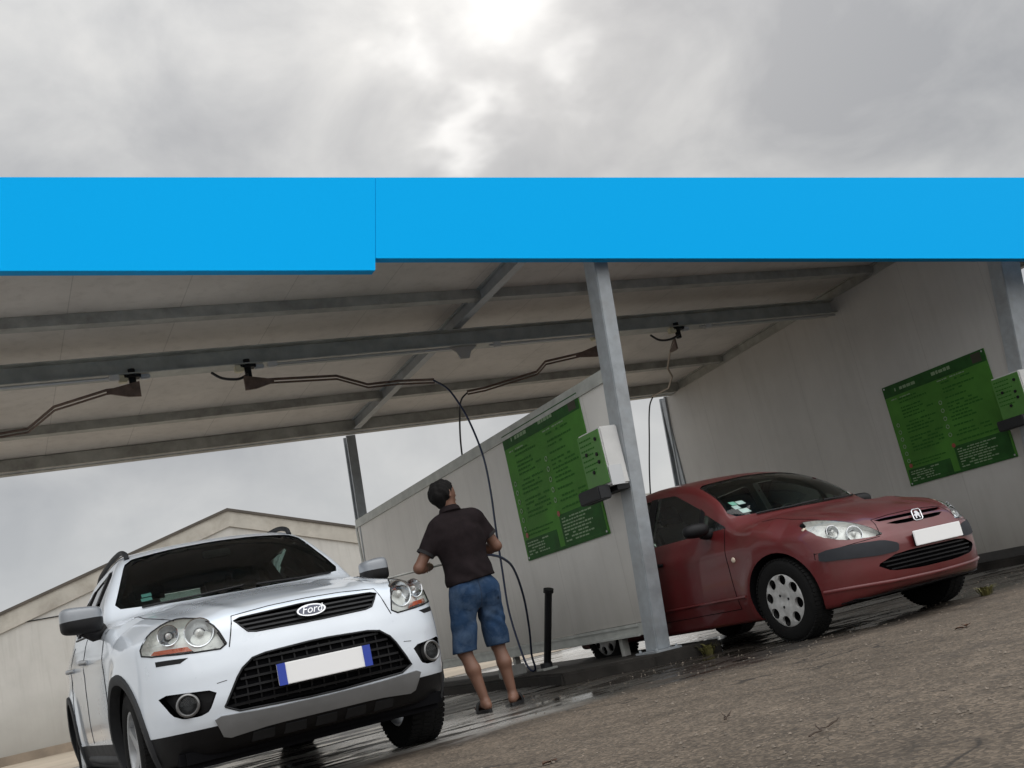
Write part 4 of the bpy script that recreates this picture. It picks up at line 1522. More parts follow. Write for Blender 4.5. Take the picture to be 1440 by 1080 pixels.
def build_board(loc, label):
    r = empty('instruction_board', loc, label, 'sign', 'green instruction boards')
    W, H = 1.69, 1.33                                        # seen from the bay: left edge is far (+y), right edge near
    Y = lambda u: W / 2 - u * W
    def rect(mb, u0, v0, u1, v1, x):
        mb.addmesh([(x, Y(u0), v0 * H - H / 2), (x, Y(u1), v0 * H - H / 2), (x, Y(u1), v1 * H - H / 2), (x, Y(u0), v1 * H - H / 2)], [(0, 1, 2, 3)])
    MB().b2((-.006, -W / 2, -H / 2), (.006, W / 2, H / 2)).build('panel', m_green, r)
    for nm, q in (('header_band', (.0, .885, 1, 1)), ('text_panel', (.02, .021, .44, .155)), ('text_panel', (.50, .021, .985, .245)), ('footer_band', (.0, .0, 1, .02))):
        b = MB()
        rect(b, *q, -.0075)
        b.build(nm, m_greend, r, None, False)
    rnd = random.Random(11)
    def lines(mb, u0, u1, v, h, fill=.9, x=-.009):
        u = u0
        while u < u1:
            w = rnd.uniform(.012, .045)
            if rnd.random() < fill and u + w < u1:
                rect(mb, u, v, u + w, v + h * rnd.uniform(.75, 1), x)
            u += w + .007
    t = MB()
    for (u0, u1) in ((.13, .47), (.56, .88)):
        v = .83
        while v > .30:
            ue = u1 - rnd.choice((0, .02, .06, .12))
            lines(t, u0, ue, v, .016)
            v -= .032 if rnd.random() < .7 else .055
    lines(t, .56, .95, .275, .015)
    lines(t, .05, .44, .21, .014)
    lines(t, .05, .40, .18, .014)
    t.build('text_lines', m_greent, r, None, False)
    t = MB()
    for k in range(8):
        lines(t, .525, .80 + .13 * rnd.random(), .205 - k * .0235, .012)
    for k in range(5):
        lines(t, .04, .25 + .12 * rnd.random(), .125 - k * .022, .012)
    lines(t, .12, .34, .925, .032)
    lines(t, .50, .70, .935, .035)
    lines(t, .53, .8, .862, .012)
    lines(t, .06, .3, .848, .012)
    t.build('pale_text', m_greenl, r, None, False)
    for (u, v0, dv, n) in ((.055, .60, .072, 6), (.505, .67, .078, 5)):
        for k in range(n):
            c = Vector((-.0095, Y(u), (v0 - dv * k) * H - H / 2))
            MB().lathe([(.017, 0), (.027, 0), (.027, .002), (.017, .002)], c, (-1, 0, 0), 20, True).build('number_ring', m_greenl, r)
    for (u, v) in ((.505, .255), (.06, .19)):
        MB().lathe([(0, .002), (.028, .002), (.028, 0)], (-.009, Y(u), v * H - H / 2), (-1, 0, 0), 16).build('red_mark', m_redspot, r)
    b = MB()
    rect(b, .88, .90, .965, .985, -.0095)
    b.build('corner_mark', mat('board_brown', (.03, .03, .015), .6), r, None, False)
    for u in (.02, .98):
        for v in (.02, .98):
            MB().lathe([(0, .004), (.01, .003), (.012, 0)], (-.009, Y(u), v * H - H / 2), (-1, 0, 0), 10).build('screw', m_silver, r)


build_board((XW - .048, 9.255, 1.848), 'green board of washing instructions on the middle partition, nearer the man')
build_board((XS - .058, 9.485, 1.868), 'green board of washing instructions on the tall side wall, above the red hatchback')


def build_cabinet(loc, label):
    r = empty('control_cabinet', loc, label, 'control box', 'coin control cabinets')
    # local: x towards the wall (+), y away from the road
    MB().b2((-.10, -.2, 0), (.085, .2, .52)).build('case', m_cab, r, bevel=.012)
    MB().b2((-.112, -.185, .03), (-.1015, .185, .505)).build('button_panel', m_greenb, r, bevel=.003)
    for (y, z) in ((-.12, .43), (-.09, .30), (-.10, .23), (.02, .16), (.08, .33)):
        MB().lathe([(0, .012), (.016, .010), (.018, 0)], (-.112, y, z), (-1, 0, 0), 14).build('button', m_black, r, 40)
    t = MB()
    rn = random.Random(3)
    for k in range(7):
        y = .16
        while y > -.02 - .04 * rn.random():
            w = rn.uniform(.012, .035)
            t.addmesh([(-.1135, y, .45 - k * .045), (-.1135, y - w, .45 - k * .045), (-.1135, y - w, .464 - k * .045), (-.1135, y, .464 - k * .045)], [(0, 1, 2, 3)])
            y -= w + .008
    t.build('panel_text', m_greent, r, None, False)
    MB().prism([(-.16, -.10), (-.16, .02), (.20, .02), (.20, -.10)], 'x', -.225, -.1015).build('coin_tray', m_dgrey, r, bevel=.01)
    MB().prism([(-.19, .16), (-.19, .02), (-.205, .0), (-.205, .17)], 'x', -.10, .03).build('lock_plate', m_silver, r)
    MB().b2((-.05, -.19, -.045), (.08, .19, -.002)).build('bracket', m_black, r)


build_cabinet((5.015, 8.05, 1.54), 'white control cabinet with green button panel on the middle post')
build_cabinet((10.80, 8.33, 1.60), 'white control cabinet with green button panel cut by the right edge of the photo')

# ------------------------------------------------------------------ overhead swing arms and hoses


def build_boom(pivot, path, label, hose=None, twin=True, loop=None, col=None):
    p = Vector(pivot)
    r = empty('swing_arm', p, label, 'swing arm', 'overhead hose arms under the canopy')
    L = lambda q: Vector(q) - p
    b = MB().lathe([(0, .20), (.035, .20), (.035, .0), (0, .0)], (0, 0, 0), (0, 0, 1), 16)
    b.box((0, 0, .12), (.16, .10, .03))
    b.build('swivel', m_black, r, 40)
    MB().box((-.09, -.01, .10), (.09, .08, .07)).build('valve', mat('valve_pale', (.62, .58, .42), .4, .1), r, bevel=.01)
    MB().box((.12, .0, .11), (.1, .06, .05)).build('clamp', m_silver, r, bevel=.01)
    q = [L(a) for a in path]
    d = (q[1] - q[0]).normalized()
    s = d.cross(Vector((0, 0, 1))).normalized() * .012
    a0, a1 = q[0] - d * .06, q[1]
    v = [a0 + s + Vector((0, 0, .07)), a0 + s - Vector((0, 0, .085)), a0 + d * .12 + s - Vector((0, 0, .075)), a1 + s - Vector((0, 0, .02)), a1 + s + Vector((0, 0, .015))]
    v += [w - 2 * s for w in v]
    MB().addmesh(v, [(0, 1, 2, 3, 4), (9, 8, 7, 6, 5)] + [(i, (i + 1) % 5, 5 + (i + 1) % 5, 5 + i) for i in range(5)]).build('gusset', m_brown, r)
    m = col or m_brown
    b = MB()
    b.tube([w + Vector((0, 0, .016)) for w in q], .014, 8)
    if twin:
        b.tube([w - Vector((0, 0, .022)) for w in q], .011, 8)
    b.build('pipe', m, r, 50)
    if loop:
        MB().tube(bez([L(a) for a in loop], 6), .014, 8).build('feed_hose', m_hose, r, 50)
    if hose:
        MB().tube(bez([L(a) for a in hose], 8), .0115, 8).build('hanging_hose', m_hose, r, 50)


build_boom((1.60, 10.74, 3.60), [(1.58, 10.60, 3.56), (1.33, 10.62, 3.56), (.88, 11.0, 3.55), (.67, 11.75, 3.55), (.41, 11.83, 3.55), (-.35, 11.95, 3.52)],
           'leftmost overhead swing arm, cut by the left edge of the photo', None)
build_boom((2.74, 10.74, 3.60), [(2.72, 10.65, 3.53), (2.97, 10.68, 3.53), (3.68, 10.78, 3.53), (4.12, 11.08, 3.48), (4.45, 10.99, 3.46), (4.72, 10.63, 3.34)],
           'overhead swing arm with twin pipes above the white car, reaching over to the man', None, True,
           [(2.36, 10.70, 3.68), (2.45, 10.66, 3.60), (2.6, 10.64, 3.57), (2.72, 10.68, 3.62)])
build_boom((7.05, 10.74, 3.60), [(6.98, 10.72, 3.54), (6.72, 10.85, 3.53), (6.37, 11.0, 3.52), (6.45, 11.4, 3.51), (5.95, 11.9, 3.50), (5.72, 11.95, 3.49)],
           'overhead swing arm of the right bay pointing left, partly hidden by the middle post',
           [(5.72, 11.95, 3.49), (5.66, 12.05, 3.42), (5.70, 12.28, 3.26), (5.66, 12.35, 2.83), (5.66, 12.4, 2.2), (5.67, 12.4, 1.5)])
build_boom((8.20, 10.74, 3.60), [(8.16, 10.80, 3.55), (8.33, 11.15, 3.55), (8.82, 11.98, 3.52), (8.95, 12.10, 3.42), (9.35, 12.8, 3.42), (9.60, 13.6, 3.50)],
           'pale overhead swing arm above the red hatchback, pointing back',
           [(9.60, 13.6, 3.50), (9.64, 13.78, 3.42), (9.58, 13.8, 3.22), (9.49, 13.8, 2.9), (9.32, 13.8, 2.3), (9.2, 13.8, 1.7), (9.15, 13.8, 1.1)], False,
           [(7.75, 10.70, 3.66), (7.85, 10.68, 3.58), (8.0, 10.66, 3.57), (8.18, 10.70, 3.63)], mat('pale_pipe', (.30, .25, .2), .5, .3))
# pressure hose from the second arm down to the kerb and back up to the lance
hp = bez([(4.72, 10.63, 3.345), (4.77, 10.45, 3.2), (4.80, 10.33, 3.03), (4.82, 10.17, 2.74), (4.82, 10.02, 2.33), (4.82, 10.02, 1.96), (4.80, 10.04, 1.59), (4.80, 10.10, 1.16), (4.79, 10.13, .73),
          (4.82, 10.10, .30), (4.845, 10.06, .135), (4.87, 9.98, .125), (4.80, 9.85, .27), (4.66, 9.5, .50), (4.44, 9.02, .80), (4.20, 8.6, 1.04), (3.98, 8.3, 1.13), (3.76, 8.06, 1.165), (3.66, 8.0, 1.168)], 8)
tag(MB().tube(hp, .0108, 8).build('pressure_hose', m_hoseb, None, 50), 'dark pressure hose hanging from an arm and looping up to the man\'s lance', 'hose')

# lance stand: a black tube on a foot, leaning a little
r = empty('lance_holder', (4.86, 9.64, .10), 'thin black tube post with a cap, standing on the kerb beside the partition', 'post')
MB().tube([(0, .06, .01), (.02, -.085, .36), (.04, -.235, .72)], [.036, .036, .036], 16).build('tube', m_black, r, 40)
MB().tube([(.0395, -.232, .712), (.042, -.246, .745)], [.05, .05], 16).build('cap', m_black, r, 40)
MB().box((0, .06, .012), (.16, .16, .022)).build('foot', m_steeld, r, bevel=.005)
MB().lathe([(.036, .05), (.06, .05), (.06, .0)], (0, .06, .02), (0, 0, 1), 18).build('collar', m_dgrey, r, 40)
b = MB().box((0, 0, .055), (.22, .20, .11), Matrix.Rotation(.3, 3, 'Z'))
o = tag(b.build('concrete_block', mat('grey_block', (.22, .22, .21), .8, 0, .2, 6), None, bevel=.015), 'small grey concrete block on the kerb below the hanging hose', 'block')
o.location = (4.62, 9.98, .099)

# ------------------------------------------------------------------ gabled building behind
def build_shed():
    Y = 30.0
    r = empty('gabled_warehouse', (6.42, Y, 0), 'pale rendered warehouse with low gable and weathered verge behind the white car', 'building')
    hw, ez, az = 9.2, 2.55, 5.30
    dz = (az - ez) / hw
    MB().prism([(-hw, -.3), (hw, -.3), (hw, ez), (0, az), (-hw, ez)], 'y', 0, 24).build('wall', m_bldg, r)
    b = MB()
    for s in (-1, 1):
        v = []
        for x, zz in ((0, az), (s * (hw + .35), ez - .35 * dz)):
            for y in (-.10, 24.3):
                for o2 in (.01, .085):
                    v.append((x, y, zz + o2))
        b.addmesh(v, [(0, 1, 3, 2), (4, 6, 7, 5), (0, 4, 5, 1), (2, 3, 7, 6), (0, 2, 6, 4), (1, 5, 7, 3)])
    b.build('roof', m_bldgroof, r)
    b = MB()
    for s in (-1, 1):
        v = []
        for x, zz in ((0, az), (s * (hw + .3), ez - .3 * dz)):
            for y in (-.06, -.002):
                for o2 in (-.42, .008):
                    v.append((x, y, zz + o2))
        b.addmesh(v, [(0, 1, 3, 2), (4, 6, 7, 5), (0, 4, 5, 1), (2, 3, 7, 6), (0, 2, 6, 4), (1, 5, 7, 3)])
    b.build('verge_board', m_bldgtrim, r)
    MB().tube([(-hw, -.02, 3.30 - .0), (-3.45, -.02, 3.30)], .014, 6).build('cable', m_dgrey, r)
    MB().b2((-hw, -.05, -.3), (hw, -.003, .22)).build('plinth', mat('building_plinth', (.20, .16, .12), .8, 0, .25, 2), r)


build_shed()
sheet('yard', (-60, 17.5), (60, 120), .004, mat('yard_paving', (.30, .25, .19), .85, 0, .2, .6))

# far lamp post and tree seen through the back of the right bay
r = empty('street_lamp', (40.6, 60, 0), 'tiny far lamp post seen through the open back of the right bay', 'lamp post')
MB().tube([(0, 0, 0), (0, 0, 7.0)], [.09, .06], 8).build('pole', m_steeld, r, 50)
MB().tube([(-.55, 0, 7.1), (0, 0, 7.0), (.55, 0, 7.1)], .05, 6).build('arm', m_steeld, r)
for s in (-1, 1):
    MB().box((s * .6, 0, 7.08), (.4, .2, .1)).build('lamp_head', m_steeld, r, bevel=.02)
r = empty('distant_tree', (42.0, 61, 0), 'tiny far tree top seen through the open back of the right bay', 'tree')
MB().tube([(0, 0, 0), (.1, 0, 2.5), (0, .1, 5.2), (.15, 0, 6.6)], [.25, .2, .12, .04], 8).build('trunk', m_twig, r)
b = MB()
rt = random.Random(5)
for k in range(900):
    a, e, q = rt.uniform(0, 6.28), rt.uniform(-1, 1), rt.random() ** .4
    c = Vector((math.cos(a) * 1.1 * q * (1 - .4 * e), math.sin(a) * 1.1 * q, 5.6 + e * 1.5 * q))
    d = Vector((rt.uniform(-1, 1), rt.uniform(-1, 1), rt.uniform(-1, 1))).normalized() * .16
    d2 = d.orthogonal().normalized() * .09
    b.addmesh([c - d, c + d2, c + d, c - d2], [(0, 1, 2, 3)])
b.build('crown', mat('far_foliage', (.05, .065, .035), .8, 0, .3, 2), r, None, False)

# ------------------------------------------------------------------ litter on the asphalt


def leaf(x, y, size, rz, label, z=.003, m=m_leaf):
    rl = random.Random(int(x * 1000) + int(y * 77))
    n = 12
    v, f = [], []
    for i in range(n + 1):
        t = i / n
        w = size * .34 * math.sin(math.pi * t) ** .8 * (1 + .18 * math.sin(t * 19 + x))
        c = size * .06 * math.sin(math.pi * t) + .003 * rl.random()
        for k in (-1, 0, 1):
            v.append(((t - .5) * size, k * w, c * (1 - .1 * abs(k)) + abs(k) * size * .16))
    for i in range(n):
        for k in range(2):
            f.append((i * 3 + k, i * 3 + k + 1, i * 3 + k + 4, i * 3 + k + 3))
    o = MB().addmesh(v, f).build('fallen_leaf', m, None, 60, False)
    o.location = (x, y, z)
    o.rotation_euler.z = rz
    return tag(o, label, 'leaf', 'dead leaves on the asphalt')


leaf(5.08, 4.72, .075, .7, 'curled brown dead leaf on the asphalt in front of the red hatchback\'s wheel')
leaf(5.00, 4.70, .05, 2.1, 'smaller dead leaf lying against the curled brown one on the asphalt')
leaf(2.00, 4.18, .05, .3, 'dead leaf on the asphalt at the bottom edge, right of the white car')
leaf(2.045, 4.20, .035, 1.6, 'small dead leaf at the bottom edge beside the end of another leaf')
leaf(3.9, 5.75, .03, 1.1, 'tiny dead leaf on the asphalt ahead of the man', .003)
leaf(5.3, 3.86, .05, .2, 'dead leaf on the asphalt at the right edge of the photo', .003)
for i, (x, y, s, lab) in enumerate(((2.50, 3.05, .26, 'crooked dry twig on the asphalt at the bottom of the photo'), (2.75, 3.95, .17, 'short dry twig on the asphalt behind the crooked one'))):
    r = empty('dry_twig', (x, y, .008), lab, 'twig', 'twigs on the asphalt')
    r.rotation_euler.z = .55 + .3 * i
    rt = random.Random(20 + i)
    P = [((t - .5) * s, rt.uniform(-.012, .012), rt.uniform(0, .008)) for t in np.linspace(0, 1, 7)]
    MB().tube(bez(P, 3), [.0034 - .002 * k / 18 for k in range(19)], 6).build('stem', m_twig, r)
    for k in (2, 4):
        q = Vector(P[k])
        MB().tube([q, q + Vector((s * .12, s * .10 * (1 if k == 2 else -1), .012)), q + Vector((s * .2, s * .13 * (1 if k == 2 else -1), .02))], [.003, .0022, .001], 5).build('side_shoot', m_twig, r)
# gravel grains: nobody could count them
b = MB()
for k in range(2600):
    y = 2.6 + 6.0 * rng.random() ** 1.3
    x = rng.uniform(.35, 1.25) * y + rng.uniform(-.8, .8)
    if x < 2.75 and y > 5.4:
        continue
    s = .003 + .007 * rng.random() ** 3
    c = Vector((x, y, s * .4))
    v = [c + Vector((math.cos(a) * s * rng.uniform(.7, 1.2), math.sin(a) * s * rng.uniform(.7, 1.2), 0)) for a in (0, 1.3, 2.5, 3.8, 5.0)] + [c + Vector((rng.uniform(-.3, .3) * s, rng.uniform(-.3, .3) * s, s * .8))]
    b.addmesh(v, [(0, 1, 5), (1, 2, 5), (2, 3, 5), (3, 4, 5), (4, 0, 5)])
tag(b.build('grit', mat('grit_stone', (.15, .125, .10), .9, 0, .5, 3), None, None, False), 'loose grit scattered over the asphalt', 'grit', None, 'stuff')


def weed(x, y, z, n, h, label):
    r = empty('weed_tuft', (x, y, z), label, 'weed', 'weeds along the kerb')
    rw = random.Random(int(x * 100))
    b = MB()
    for k in range(n):
        a, hh, lean = rw.uniform(0, 6.28), h * rw.uniform(.5, 1), rw.uniform(.3, 1.2)
        d = Vector((math.cos(a), math.sin(a), 0))
        s = Vector((-d.y, d.x, 0)) * h * .09
        base = d * rw.uniform(0, .05)
        p = [base, base + d * hh * lean * .4 + Vector((0, 0, hh * .6)), base + d * hh * lean + Vector((0, 0, hh * (.9 - .3 * lean)))]
        b.addmesh([p[0] - s * .5, p[0] + s * .5, p[1] + s, p[1] - s, p[2]], [(0, 1, 2, 3), (3, 2, 4)])
    b.build('blades', m_weed, r, None, False)


weed(5.42, 7.80, 0, 46, .13, 'dry yellowish weed tuft at the foot of the middle post')
weed(7.15, 6.35, 0, 40, .12, 'yellowish weed tuft under the front corner of the red hatchback')

# ------------------------------------------------------------------ the man


def prim_field(prims, pad=.09):
    """prims: (p0, p1, r0, r1, (sx, sy, sz), k) tapered capsules blended one after another"""
    def f(x, y, z):
        sh = np.shape(x)
        X = np.stack([np.ravel(x), np.ravel(y), np.ravel(z)], 1)
        F = np.full(len(X), .25)
        for p0, p1, r0, r1, sc, k in prims:
            p0, p1, sc = np.array(p0, float), np.array(p1, float), np.array(sc, float)
            rr = max(r0, r1) * max(1, sc.max()) + pad
            lo, hi = np.minimum(p0, p1) - rr, np.maximum(p0, p1) + rr
            m = np.all((X > lo) & (X < hi), axis=1)
            if not m.any():
                continue
            q = (X[m] - p0) / sc
            d = (p1 - p0) / sc
            t = np.clip(q @ d / max(d @ d, 1e-9), 0, 1)
            dist = (np.linalg.norm(q - t[:, None] * d, axis=1) - (r0 + (r1 - r0) * t)) * sc.min()
            F[m] = smin(F[m], dist, k)
        return F.reshape(sh)
    return f


def build_man():
    r = empty('person', (3.40, 7.75, 0), 'man seen from behind in dark polo shirt and denim shorts, holding a spray lance', 'person')
    I = (1, 1, 1)
    nk, hd = (-.045, .0, 1.50), Vector((-.068, .02, 1.665))
    fd = Vector((.92, .33, .18)).normalized()                # where he looks: right, away, a little up
    ft = Vector((0, 0, 1)).cross(fd).normalized()
    fu = fd.cross(ft).normalized()
    Hd = lambda a, b, c: tuple(hd + fd * a + ft * b + fu * c)
    sL, sR = (-.195, .0, 1.405), (.150, .0, 1.435)
    eL, eR = (-.375, .05, 1.145), (.285, .02, 1.205)
    wL, wR = (-.215, .235, 1.155), (.175, .225, 1.185)
    hipL, hipR = (-.095, .0, .90), (.10, .0, .90)
    kL, kR = (-.155, .03, .47), (.125, .03, .475)
    aL, aR = (-.095, -.03, .09), (.150, .0, .09)
    torso = [((-.03, .0, 1.33), (-.045, .0, 1.40), .155, .125, (1.22, .72, 1), .05), ((-.0, .0, 1.05), (-.03, .0, 1.30), .135, .155, (1.12, .78, 1), .06),
             ((0, .0, .90), (0, .0, 1.0), .145, .135, (1.15, .86, 1), .05), ((-.14, 0, 1.42), (.10, 0, 1.445), .075, .075, I, .05)]
    legs = []
    for hp_, kn, an, s in ((hipL, kL, aL, -1), (hipR, kR, aR, 1)):
        legs += [(hp_, kn, .088, .056, I, .03), ((hp_[0], -.055, .885), (hp_[0] * 1.05, -.05, .86), .085, .075, I, .04)]
        mid = tuple(k * .62 + a * .38 for k, a in zip(kn, an))
        legs += [(kn, (mid[0], mid[1] - .022, mid[2]), .050, .054, I, .025), ((mid[0], mid[1] - .018, mid[2]), an, .052, .033, I, .025)]
    arms = []
    for sh_, el, wr in ((sL, eL, wL), (sR, eR, wR)):
        md = tuple(.7 * a + .3 * b for a, b in zip(el, wr))
        arms += [(sh_, el, .052, .041, I, .03), (el, md, .041, .041, I, .02), (md, wr, .041, .027, I, .02)]
    neck = [((-.05, -.005, 1.44), (-.055, .012, 1.58), .058, .054, I, .03)]
    head = [(Hd(-.02, 0, .02), Hd(.015, 0, .02), .083, .08, I, .03), (Hd(.03, 0, -.03), Hd(.045, 0, -.085), .062, .035, (1, 1, 1), .03), (Hd(-.035, 0, .0), Hd(-.02, 0, -.05), .072, .06, I, .03),
            (Hd(.085, 0, .005), Hd(.103, 0, -.028), .010, .016, I, .012), (Hd(.088, .012, -.034), Hd(.088, -.012, -.034), .010, .010, I, .008),
            (Hd(.073, .02, -.062), Hd(.073, -.02, -.062), .012, .012, I, .008), (Hd(.07, .028, .032), Hd(.07, -.028, .032), .016, .016, I, .012),
            (Hd(.062, .010, -.10), Hd(.062, -.010, -.10), .018, .018, I, .015)]
    for s in (-1, 1):
        head += [(Hd(-.012, s * .080, .018), Hd(-.018, s * .086, -.022), .015, .011, (1, 1, 1), .008)]
    hands = []
    for wr, ax, s in ((wL, Vector((-.28, .1, -.02)), -1), (wR, Vector((-.28, .1, -.02)), 1)):
        w = Vector(wr)
        el = Vector(eL if s < 0 else eR)
        d = (w - el).normalized()
        grip = Vector(((-.235, .285, 1.150) if s < 0 else (.155, .275, 1.172)))
        la = Vector((.39, -.01, .022)).normalized()           # the lance
        pc = w.lerp(grip, .55) + Vector((0, 0, .012))
        hands.append((tuple(w), tuple(pc), .027, .034, (1, 1, .8), .018))
        for k in range(4):                                    # four fingers round the lance
            o = la * ((k - 1.5) * .0195)
            ln = (1.0, 1.08, 1.02, .85)[k]
            a = pc + o * 1.05 + Vector((0, .018, .018))
            b_ = grip + o + Vector((0, .022 * ln, .018))
            c_ = grip + o + Vector((0, .026 * ln, -.014))
            e_ = grip + o + Vector((0, -.004, -.026 * ln))
            for u, v, q0, q1 in ((a, b_, .0105, .0098), (b_, c_, .0098, .009), (c_, e_, .009, .0078)):
                hands.append((tuple(u), tuple(v), q0, q1, I, .004))
        t0 = pc - la * s * .0 + Vector((0, -.004, -.012)) + la * (-.032)
        t1 = grip + la * (-.048) + Vector((0, -.004, .004))
        t2 = grip + la * (-.056) + Vector((0, .016, .020))
        hands += [(tuple(t0), tuple(t1), .013, .011, I, .006), (tuple(t1), tuple(t2), .0105, .0085, I, .004)]
    feet = []
    tL, tR = Vector((.10, 1, 0)).normalized(), Vector((.62, .78, 0)).normalized()
    for an, t in ((aL, tL), (aR, tR)):
        a = Vector(an)
        g = Vector((a.x, a.y, 0))
        feet += [(tuple(g + Vector((0, 0, .075))), tuple(g - t * .035 + Vector((0, 0, .052))), .036, .034, I, .02), (tuple(g + Vector((0, 0, .06))), tuple(g + t * .13 + Vector((0, 0, .045))), .036, .028, (1, 1, .8), .02)]
        sd = Vector((-t.y, t.x, 0))
        for k in range(5):
            o = sd * ((k - 2) * .018)
            feet.append((tuple(g + t * .13 + o + Vector((0, 0, .042))), tuple(g + t * (.185 - abs(k - 1.4) * .008) + o + Vector((0, 0, .038))), .012, .0095, I, .006))
    body = prim_field(torso + legs + arms + neck + head + hands + feet)
    v, q = surface_nets(body, (-.50, -.20, .0), (.42, .42, 1.80), .0075, 1)
    smooth_obj('body', v, q, m_skin, r)
    # polo shirt: torso and short sleeves, loose, with folds; open at neck, hem and cuffs
    ci = lambda a, b, t: tuple(p + (w - p) * t for p, w in zip(a, b))
    cl = [((-.03, -.005, 1.33), (-.045, -.0, 1.40), .168, .140, (1.20, .76, 1), .05), ((.0, -.005, 1.00), (-.03, -.005, 1.30), .158, .168, (1.14, .84, 1), .06),
          ((.0, -.01, .93), (.0, -.01, 1.02), .166, .156, (1.13, .93, 1), .05), ((-.15, 0, 1.425), (.11, 0, 1.450), .080, .080, I, .05),
          (sL, ci(sL, eL, .66), .076, .066, I, .035), (sR, ci(sR, eR, .62), .076, .066, I, .035), ((-.05, -.005, 1.47), (-.055, .004, 1.515), .072, .070, I, .03)]
    base = prim_field(cl[:4] + cl[6:])
    slv = [prim_field([cl[4]]), prim_field([cl[5]])]

    def half(p, n):
        p, n = np.array(p), np.array(n) / np.linalg.norm(n)
        return lambda x, y, z: (x - p[0]) * n[0] + (y - p[1]) * n[1] + (z - p[2]) * n[2]
    cL = half(ci(sL, eL, .64), np.array(eL) - np.array(sL))
    cR = half(ci(sR, eR, .60), np.array(eR) - np.array(sR))
    hem = half((0, 0, .975), (.10, 0, -1))

    def shirt(x, y, z):
        fold = .004 * np.sin(30 * (z + .55 * x) + 4 * np.sin(9 * x + 2 * y) + 2 * np.sin(13 * z)) * np.clip((1.2 - z) / .2, 0, 1) + .003 * np.sin(22 * x - 9 * z + 3 * np.sin(7 * z + 5 * x))
        d = base(x, y, z)
        for fs, fc in zip(slv, (cL, cR)):
            d = smin(d, smax(fs(x, y, z), fc(x, y, z), .004), .035)
        d = d + fold
        d = smax(d, hem(x, y, z), .004)
        return smax(d, z - 1.55 - .25 * (y - .0), .006)
    v, q = surface_nets(shirt, (-.50, -.24, .88), (.42, .26, 1.60), .010, 1)
    sh_o = smooth_obj('polo_shirt', v, q, m_shirt, r)
    # collar and cuffs
    c = MB().lathe([(.060, -.005), (.074, -.016), (.090, -.004), (.080, .026), (.068, .040), (.060, .03)], (-.053, .0, 1.527), (-.03, .12, 1), 28, True)
    c.build('collar', m_shirt, sh_o, 60)
    for a, b_, t in ((sL, eL, .62), (sR, eR, .58)):
        p, d = Vector(ci(a, b_, t)), (Vector(b_) - Vector(a)).normalized()
        MB().lathe([(.064, -.012), (.0705, -.010), (.0705, .013), (.062, .014)], p, d, 24, True).build('cuff', mat('cuff_black', (.012, .011, .012), .9), sh_o, 60)
    # denim shorts
    sp = [((0, -.005, .90), (0, .0, 1.0), .158, .150, (1.13, .90, 1), .05)]
    for hp_, kn, s in ((hipL, kL, -1), (hipR, kR, 1)):
        lo_ = (kn[0] + s * .004, kn[1] - .01, .43)
        sp += [((hp_[0], -.01, .88), lo_, .107, .091, I, .025), ((hp_[0], -.062, .885), (hp_[0] * 1.05, -.055, .85), .094, .085, I, .04)]
    sb = prim_field(sp)

    def shorts(x, y, z):
        fold = .0035 * np.sin(27 * z + 22 * x + 4 * np.sin(11 * x + 7 * z) + 2 * np.sin(19 * z)) * np.clip((.86 - z) / .1, 0, 1) + .0025 * np.sin(34 * x - 12 * z + 3 * np.sin(14 * z))
        d = sb(x, y, z) + fold
        d = smax(d, .014 - np.sqrt((x - .01) ** 2 + .0001) - np.clip((z - .76) * 3, 0, 1), .01)
        d = smax(d, .462 - z, .004)
        return smax(d, z - 1.0, .005)
    v, q = surface_nets(shorts, (-.36, -.24, .40), (.34, .22, 1.04), .010, 1)
    so = smooth_obj('denim_shorts', v, q, m_jeans, r)
    # back pockets and seams of the shorts
    sbv = BVHTree.FromPolygons([tuple(p) for p in v], [tuple(p) for p in q])
    VIEW['behind'] = (lambda p: (p[0], -3, p[1]), (0, 1, 0))
    for s in (-1, 1):
        patch(sbv, [(s * .045, .86), (s * .15, .87), (s * .145, .775), (s * .095, .755), (s * .05, .775)][::-s], 'behind', .004, .006, .03).build('back_pocket', m_jeans, so, 60)
    sm = MB()
    seam(sbv, [(0.0, .98), (0.003, .88), (.008, .78)], 'behind', .003, .001, .03, sm)
    sm.build('seat_seam', mat('denim_dark', (.02, .035, .07), .9), so, 60)
    # sandals
    for an, t in ((aL, tL), (aR, tR)):
        g = Vector((an[0], an[1], 0))
        sd = Vector((-t.y, t.x, 0))
        out = []
        for k in range(28):
            a = 2 * math.pi * k / 28
            w = .046 + .008 * math.cos(a)
            out.append(g + t * (.065 + .145 * math.cos(a)) + sd * (w * math.sin(a)))
        sa = MB().prism([(p.x, p.y) for p in out], 'z', .002, .026).build('sandal', m_shoe, r, 40)
        arc = [g + t * .085 + sd * (.050 * math.cos(a)) + Vector((0, 0, .022 + .062 * math.sin(a))) for a in np.linspace(0, math.pi, 12)]
        b = MB()
        vv, ff = [], []
        for p in arc:
            vv += [p - t * .035, p + t * .035]
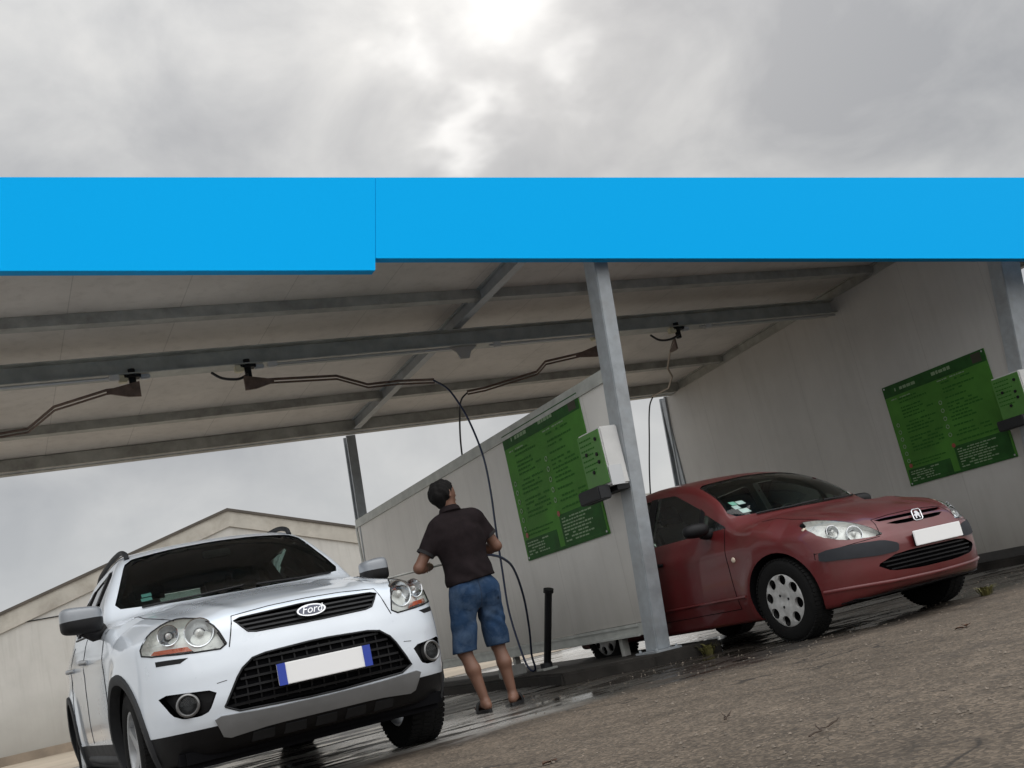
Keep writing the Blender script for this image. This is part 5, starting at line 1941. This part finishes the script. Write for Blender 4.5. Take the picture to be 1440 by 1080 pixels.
        ff = [(2 * i, 2 * i + 1, 2 * i + 3, 2 * i + 2) for i in range(11)]
        b.addmesh(vv, ff)
        n0 = len(vv)
        b.addmesh([w + Vector((0, 0, .006)) for w in vv], ff)
        b.build('strap', m_shoe, sa, 60, False)
    # hair: short, over the crown, back and sides
    hb = [(Hd(-.025, 0, .028), Hd(.008, 0, .034), .0965, .091, I, .03), (Hd(-.042, 0, .0), Hd(-.034, 0, -.075), .078, .050, I, .03)]
    hf = prim_field(hb)
    fw = half(Hd(.055, 0, .055), tuple(fd * .75 + fu * -.62))
    fz = half(Hd(-.008, 0, -.03), tuple(-fu + fd * 1.1))

    def hair(x, y, z):
        d = hf(x, y, z) + .0035 * np.sin(120 * x + 60 * z) * np.sin(104 * y + 50 * z) + .003 * np.sin(61 * x - 44 * y + 30 * z)
        side = np.abs((x - hd.x) * ft.x + (y - hd.y) * ft.y + (z - hd.z) * ft.z)
        d = smax(d, fw(x, y, z), .012)
        return smax(d, fz(x, y, z), .012)
    v, q = surface_nets(hair, (hd.x - .16, hd.y - .16, hd.z - .16), (hd.x + .16, hd.y + .16, hd.z + .17), .007, 1)
    smooth_obj('hair', v, q, m_hair, r)
    e = MB()
    for s in (-1, 1):
        e.lathe([(0, .004), (.006, .003), (.008, 0)], Hd(.078, s * .03, .012), fd, 10)
    e.build('eyes', mat('eye_dark', (.02, .015, .012), .2), r)
    # the lance he holds, with trigger gun and pipe
    L = empty('spray_lance', (3.40 + .155, 7.75 + .275, 1.172), 'thin spray lance held across his body, its tip at the white car', 'lance')
    d = Vector((-.39, .01, -.022)).normalized()
    MB().tube([d * -.10, d * .05, d * .12], [.016, .017, .013], 12).build('trigger_gun', m_black, L, 50)
    MB().tube([Vector((0, 0, -.005)), Vector((.012, -.012, -.06)), Vector((.018, -.018, -.11))], [.013, .015, .012], 10).build('grip', m_black, L, 50)
    MB().tube([d * .12, d * .50, d * .95], .0085, 10).build('pipe', m_steeld, L, 50)
    MB().tube([d * .95, d * 1.0], [.013, .011], 10).build('nozzle', m_black, L, 50)


build_man()
